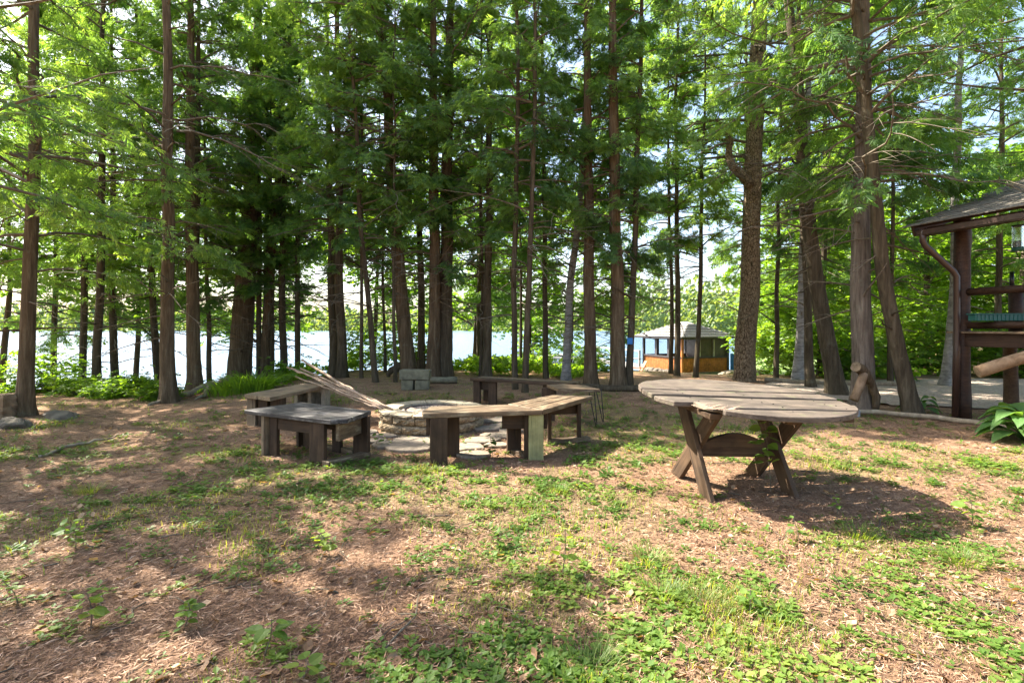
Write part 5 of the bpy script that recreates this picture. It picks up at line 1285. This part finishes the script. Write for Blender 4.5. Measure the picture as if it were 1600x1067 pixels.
# bird feeder
fx_, fy_ = 6.72, 6.8
rfd = empty('bird_feeder', (fx_, fy_, 2.35)); tag(rfd, 'clear tube bird feeder with a green base hanging under the porch eave', 'bird feeder')
link('tube', ring_mesh('tube', .055, .06, 2.36, 2.64, M_glass, 24), rfd, Matrix.Translation((fx_, fy_, 0)))
tube_obj('base', [(fx_, fy_, 2.32), (fx_, fy_, 2.365)], .066, M_green, rfd, 20); tube_obj('lid', [(fx_, fy_, 2.64), (fx_, fy_, 2.66)], .066, M_metaldark, rfd, 20)
tube_obj('seed', [(fx_, fy_, 2.366), (fx_, fy_, 2.45)], .05, M_seed, rfd, 16); tube_obj('wire', [(fx_, fy_, 2.66), (fx_, fy_, 3.02)], .003, M_metaldark, rfd, 5)

# ------------------------------------------------------------------ pavilion at the water
C_ = Vector((9.31, 28.0, -1.25)); dl = Vector((-1.02, 3.0, 0)).normalized(); dr_ = Vector((3.0, 1.02, 0)).normalized()
LL = 3.7; LR = 3.05; WH = 1.98
rg = empty('pavilion', tuple(C_)); tag(rg, 'orange wood pavilion with a grey hip roof and big openings at the water edge', 'pavilion')
def gw(u, v, z): return C_+dr_*u+dl*v+Vector((0, 0, z))
def gboard(name, a, c, w, t, mat): return board(name, a, c, w, t, mat, rg, bev=.003)
gboard('floor_slab', gw(-.15, LL/2, .0), gw(LR+.15, LL/2, .0), LL+.3, .16, M_conc)
# siding boards
n = 22
for k in range(n):
    v = (k+.5)*LL/n; o = link('siding_board', box_mesh('siding', LL/n-.012, .025, .78, M_orange, .003), rg, frame_m(gw(0, v, .48), dl))
n = 18
for k in range(n):
    u = (k+.5)*LR/n; link('siding_board', box_mesh('siding', LR/n-.012, .025, .78 if u > .02 else .5, M_orange, .003), rg, frame_m(gw(u, 0, .48), dr_))
for (u, v) in ((0, 0), (LR, 0), (0, LL), (LR, LL)):
    boxo('post', tuple(gw(u, v, WH/2+.04)), (.13, .13, WH), M_orange if (u, v) == (0, 0) else M_darktrim, rg, math.atan2(dr_.y, dr_.x))
for v in (1.15, 2.35): boxo('post', tuple(gw(0, v, 1.40)), (.16, .22, 1.05), M_darktrim, rg, math.atan2(dr_.y, dr_.x))
for u in (1.15, 2.1): boxo('post', tuple(gw(u, 0, 1.40)), (.07, .09, 1.05), M_greyrail, rg, math.atan2(dr_.y, dr_.x))
gboard('sill', gw(-.02, -.03, .90), gw(LR+.02, -.03, .90), .12, .08, M_darktrim); gboard('sill', gw(-.03, -.02, .90), gw(-.03, LL+.02, .90), .12, .08, M_darktrim)
gboard('sill', gw(0, LL, .90), gw(LR, LL, .90), .10, .08, M_darktrim); gboard('beam', gw(-.02, -.02, WH-.02), gw(LR+.02, -.02, WH-.02), .12, .14, M_darktrim)
gboard('beam', gw(-.03, -.02, WH-.022), gw(-.03, LL+.02, WH-.022), .12, .14, M_darktrim); gboard('beam', gw(0, LL, WH-.02), gw(LR, LL, WH-.02), .12, .14, M_darktrim)
gboard('back_wall', gw(0.05, LL, .47), gw(LR-.05, LL, .47), .04, .8, M_orange)
gboard('side_wall', gw(LR, .1, WH/2), gw(LR, LL-.1, WH/2), .04, WH-.1, M_screen)
gboard('screen', gw(1.2, .05, 1.42), gw(LR-.08, .05, 1.42), .02, .95, M_screen)
ov = .5
e = [gw(-ov, -ov, WH+.05), gw(LR+ov, -ov, WH+.05), gw(LR+ov, LL+ov, WH+.05), gw(-ov, LL+ov, WH+.05)]
rid = [gw(LR/2, LL*.42, WH+.92), gw(LR/2, LL*.58, WH+.92)]
V = np.array([tuple(q) for q in e+rid]+[tuple(q-Vector((0, 0, .08))) for q in e])
me = np_mesh('roof', V, [(np.array([(0, 1, 4), (2, 3, 5)]), 0), (np.array([(1, 2, 5, 4), (3, 0, 4, 5)]), 0), (np.array([(0, 6, 7, 1), (1, 7, 8, 2), (2, 8, 9, 3), (3, 9, 6, 0), (6, 9, 8, 7)]), 1)], [M_roof, M_darktrim])
link('roof', me, rg, Matrix.Identity(4))
for s_, (a_, c_) in enumerate(((e[0], e[1]), (e[3], e[0]))):   # shingle courses
    t1 = rid[0] if s_ == 0 else rid[0]
    for k in range(9):
        t = (k+.3)/10; ra0 = a_.lerp(rid[0] if s_ == 0 else rid[1], t); ra1 = c_.lerp(rid[0], t)
        link('shingle_course', box_mesh('shingle_course', (ra1-ra0).length, .22, .010, M_roof, .002), rg, frame_m((ra0+ra1)/2+Vector((0, 0, .02)), ra1-ra0))
q = gw(LR+.22, -.15, .8); o = poly_board('tarp', [(q.x-.14, q.y-.05), (q.x+.12, q.y-.05), (q.x+.14, q.y+.1), (q.x-.1, q.y+.08)], -.15, 1.15, M_tarp, None, bev=.03); tag(o, 'rolled bright blue tarp standing at the right corner of the pavilion', 'tarp')
for k in range(9):
    u = rnd.uniform(.9, 4.2); q = gw(u, -1.2-rnd.random()*.8, 0); zz = gz(q.x, q.y)
    rock(q.x, q.y, zz+.12, (rnd.uniform(.2, .4), .2, .14), 'flat pale stone stacked in front of the pavilion', 30+k, 'stones in front of the pavilion', M_flag)
for k in range(10):
    q = gw(-.4-rnd.random()*.5, .2+k*.4, 0); zz = gz(q.x, q.y); rock(q.x, q.y, zz+.08, (.25, .2, .16), 'shore stone along the left wall of the pavilion', 50+k, 'shore stones beside the pavilion')
# wooden chair by the dock
q = Vector((6.95, 28.6, 0)); q.z = max(gz(q.x, q.y), -1.4)
rch = empty('lounge_chair', tuple(q)); tag(rch, 'rust coloured slatted lounge chair at the shore left of the pavilion', 'chair')
board('seat', (q.x-.3, q.y, q.z+.32), (q.x+.25, q.y, q.z+.22), .5, .04, M_chair, rch); board('backrest', (q.x+.22, q.y, q.z+.2), (q.x+.55, q.y, q.z+.85), .5, .04, M_chair, rch, up=(-1, 0, .3))
for a_ in (-.22, .22):
    board('leg', (q.x-.28, q.y+a_, q.z-.2), (q.x-.28, q.y+a_, q.z+.45), .06, .06, M_chair, rch, up=(1, 0, 0)); board('armrest', (q.x-.35, q.y+a_, q.z+.47), (q.x+.35, q.y+a_, q.z+.47), .1, .03, M_chair, rch)
# dock
rdk = empty('dock', (6, 33, WATER)); tag(rdk, 'narrow grey wooden dock with post railing leading out over the lake', 'dock')
def dockseg(a, c, w, nb):
    a = Vector(a); c = Vector(c); L_ = (c-a).length; d_ = (c-a).normalized()
    for k in range(nb):
        link('plank', box_mesh('plank', L_/nb-.02, w, .05, M_greyrail, .003) if k == 0 else bpy.data.meshes[dockseg.last], rdk, frame_m(a+d_*(k+.5)*L_/nb, d_)) if k else None
        if k == 0:
            me_ = box_mesh('plank', L_/nb-.02, w, .05, M_greyrail, .003); dockseg.last = me_.name; link('plank', me_, rdk, frame_m(a+d_*.5*L_/nb, d_))
    for s_ in (-1, 1):
        side = d_.cross(Vector((0, 0, 1)))*s_*w*.48; board('stringer', a+side+Vector((0, 0, -.10)), c+side+Vector((0, 0, -.10)), .05, .14, M_greyrail, rdk)
DZ = -1.12
dockseg((8.4, 31.5, DZ), (6.5, 40.0, DZ), 1.2, 30); dockseg((6.6, 40.6, DZ), (-.4, 43.4, DZ), 1.4, 30); dockseg((1.0, 42.6, DZ+.002), (4.6, 46.0, DZ+.002), 2.6, 18)
for k, t in enumerate(np.linspace(0, 1, 5)):
    p_ = Vector((8.4-.55, 31.5, DZ)).lerp(Vector((6.5-.6, 40, DZ)), t); boxo('rail_post', (p_.x, p_.y, DZ+.1), (.10, .10, 1.9), M_greyrail, rdk)
board('handrail', (7.85, 31.5, DZ+.98), (5.9, 40, DZ+.98), .08, .08, M_greyrail, rdk); board('handrail', (7.85, 31.5, DZ+.5), (5.9, 40, DZ+.5), .05, .05, M_greyrail, rdk)
for x_ in (-.2, 1.4, 3, 5.0, 6.4): boxo('pile', (x_, 43.2-.35*x_*1.0+.0, -1.9), (.14, .14, 1.3), M_darktrim, rdk)
board('handrail', (8.25, 27.9, -.30), (5.9, 27.6, -.30), .06, .07, M_greyrail, rdk) if False else None
# canopy on the dock
rcn = empty('dock_canopy', (3.2, 43.5, DZ)); tag(rcn, 'square dark canopy on four slim posts standing on the dock', 'canopy')
cx_, cy_, hs = 3.15, 43.6, 1.35
for a_ in (-1, 1):
    for c_ in (-1, 1): boxo('post', (cx_+a_*hs, cy_+c_*hs*.8, DZ+1.02), (.09, .09, 2.0), M_palewood, rcn)
V = np.array([(cx_-hs-.25, cy_-hs, DZ+2.0), (cx_+hs+.25, cy_-hs, DZ+2.0), (cx_+hs+.25, cy_+hs, DZ+2.0), (cx_-hs-.25, cy_+hs, DZ+2.0), (cx_, cy_, DZ+2.75)]+[(cx_-hs-.25, cy_-hs, DZ+1.88), (cx_+hs+.25, cy_-hs, DZ+1.88), (cx_+hs+.25, cy_+hs, DZ+1.88), (cx_-hs-.25, cy_+hs, DZ+1.88)])
link('roof', np_mesh('roof', V, [(np.array([(0, 1, 4), (1, 2, 4), (2, 3, 4), (3, 0, 4)]), 0), (np.array([(0, 5, 6, 1), (1, 6, 7, 2), (2, 7, 8, 3), (3, 8, 5, 0)]), 0)], [M_tent]), rcn, Matrix.Identity(4))
ORD = 'first second third fourth fifth sixth seventh eighth ninth tenth eleventh twelfth thirteenth fourteenth fifteenth sixteenth seventeenth eighteenth nineteenth twentieth twenty-first twenty-second'.split()
GR = {}
for o in COL.objects:
    if 'label' in o.keys() and o.get('group'): GR.setdefault((o['group'], o['label']), []).append(o)
BASE = {'slender cedars at the left by the water': 'slender background cedars at the left by the water', 'slender cedars hidden behind the lakeshore row': 'slender cedars half hidden behind the lakeshore row',
        'slender cedars along the gravel drive': 'slender background cedars along the gravel drive', 'broad-leaved trees beyond the drive': 'bright broad-leaved trees beyond the gravel drive',
        'bushes beyond the gravel drive': 'leafy bushes edging the gravel drive', 'bushes by the water on the left': 'low bushes by the water at the left', 'bushes along the bank': 'leafy bushes between trunks on the bank',
        'stones in front of the pavilion': 'flat pale stones before the pavilion', 'shore stones beside the pavilion': 'shore stones along the pavilion wall'}
bpy.context.view_layer.update()
for (gname, lab), os_ in GR.items():
    if len(os_) > 1 and gname in BASE:
        os_.sort(key=lambda o: o.matrix_world.translation.x/o.matrix_world.translation.y)
        for k, o in enumerate(os_): o['label'] = ORD[k]+' from the left of the '+BASE[gname]
print('tris', sum(len(m_.loop_triangles) if m_.loop_triangles else sum(len(p.vertices)-2 for p in m_.polygons) for m_ in bpy.data.meshes if len(m_.polygons) < 50) + sum(int((np.frombuffer(np.array([len(m_.loops)-2*len(m_.polygons)])))[0]) if False else len(m_.loops)-2*len(m_.polygons) for m_ in bpy.data.meshes if len(m_.polygons) >= 50))
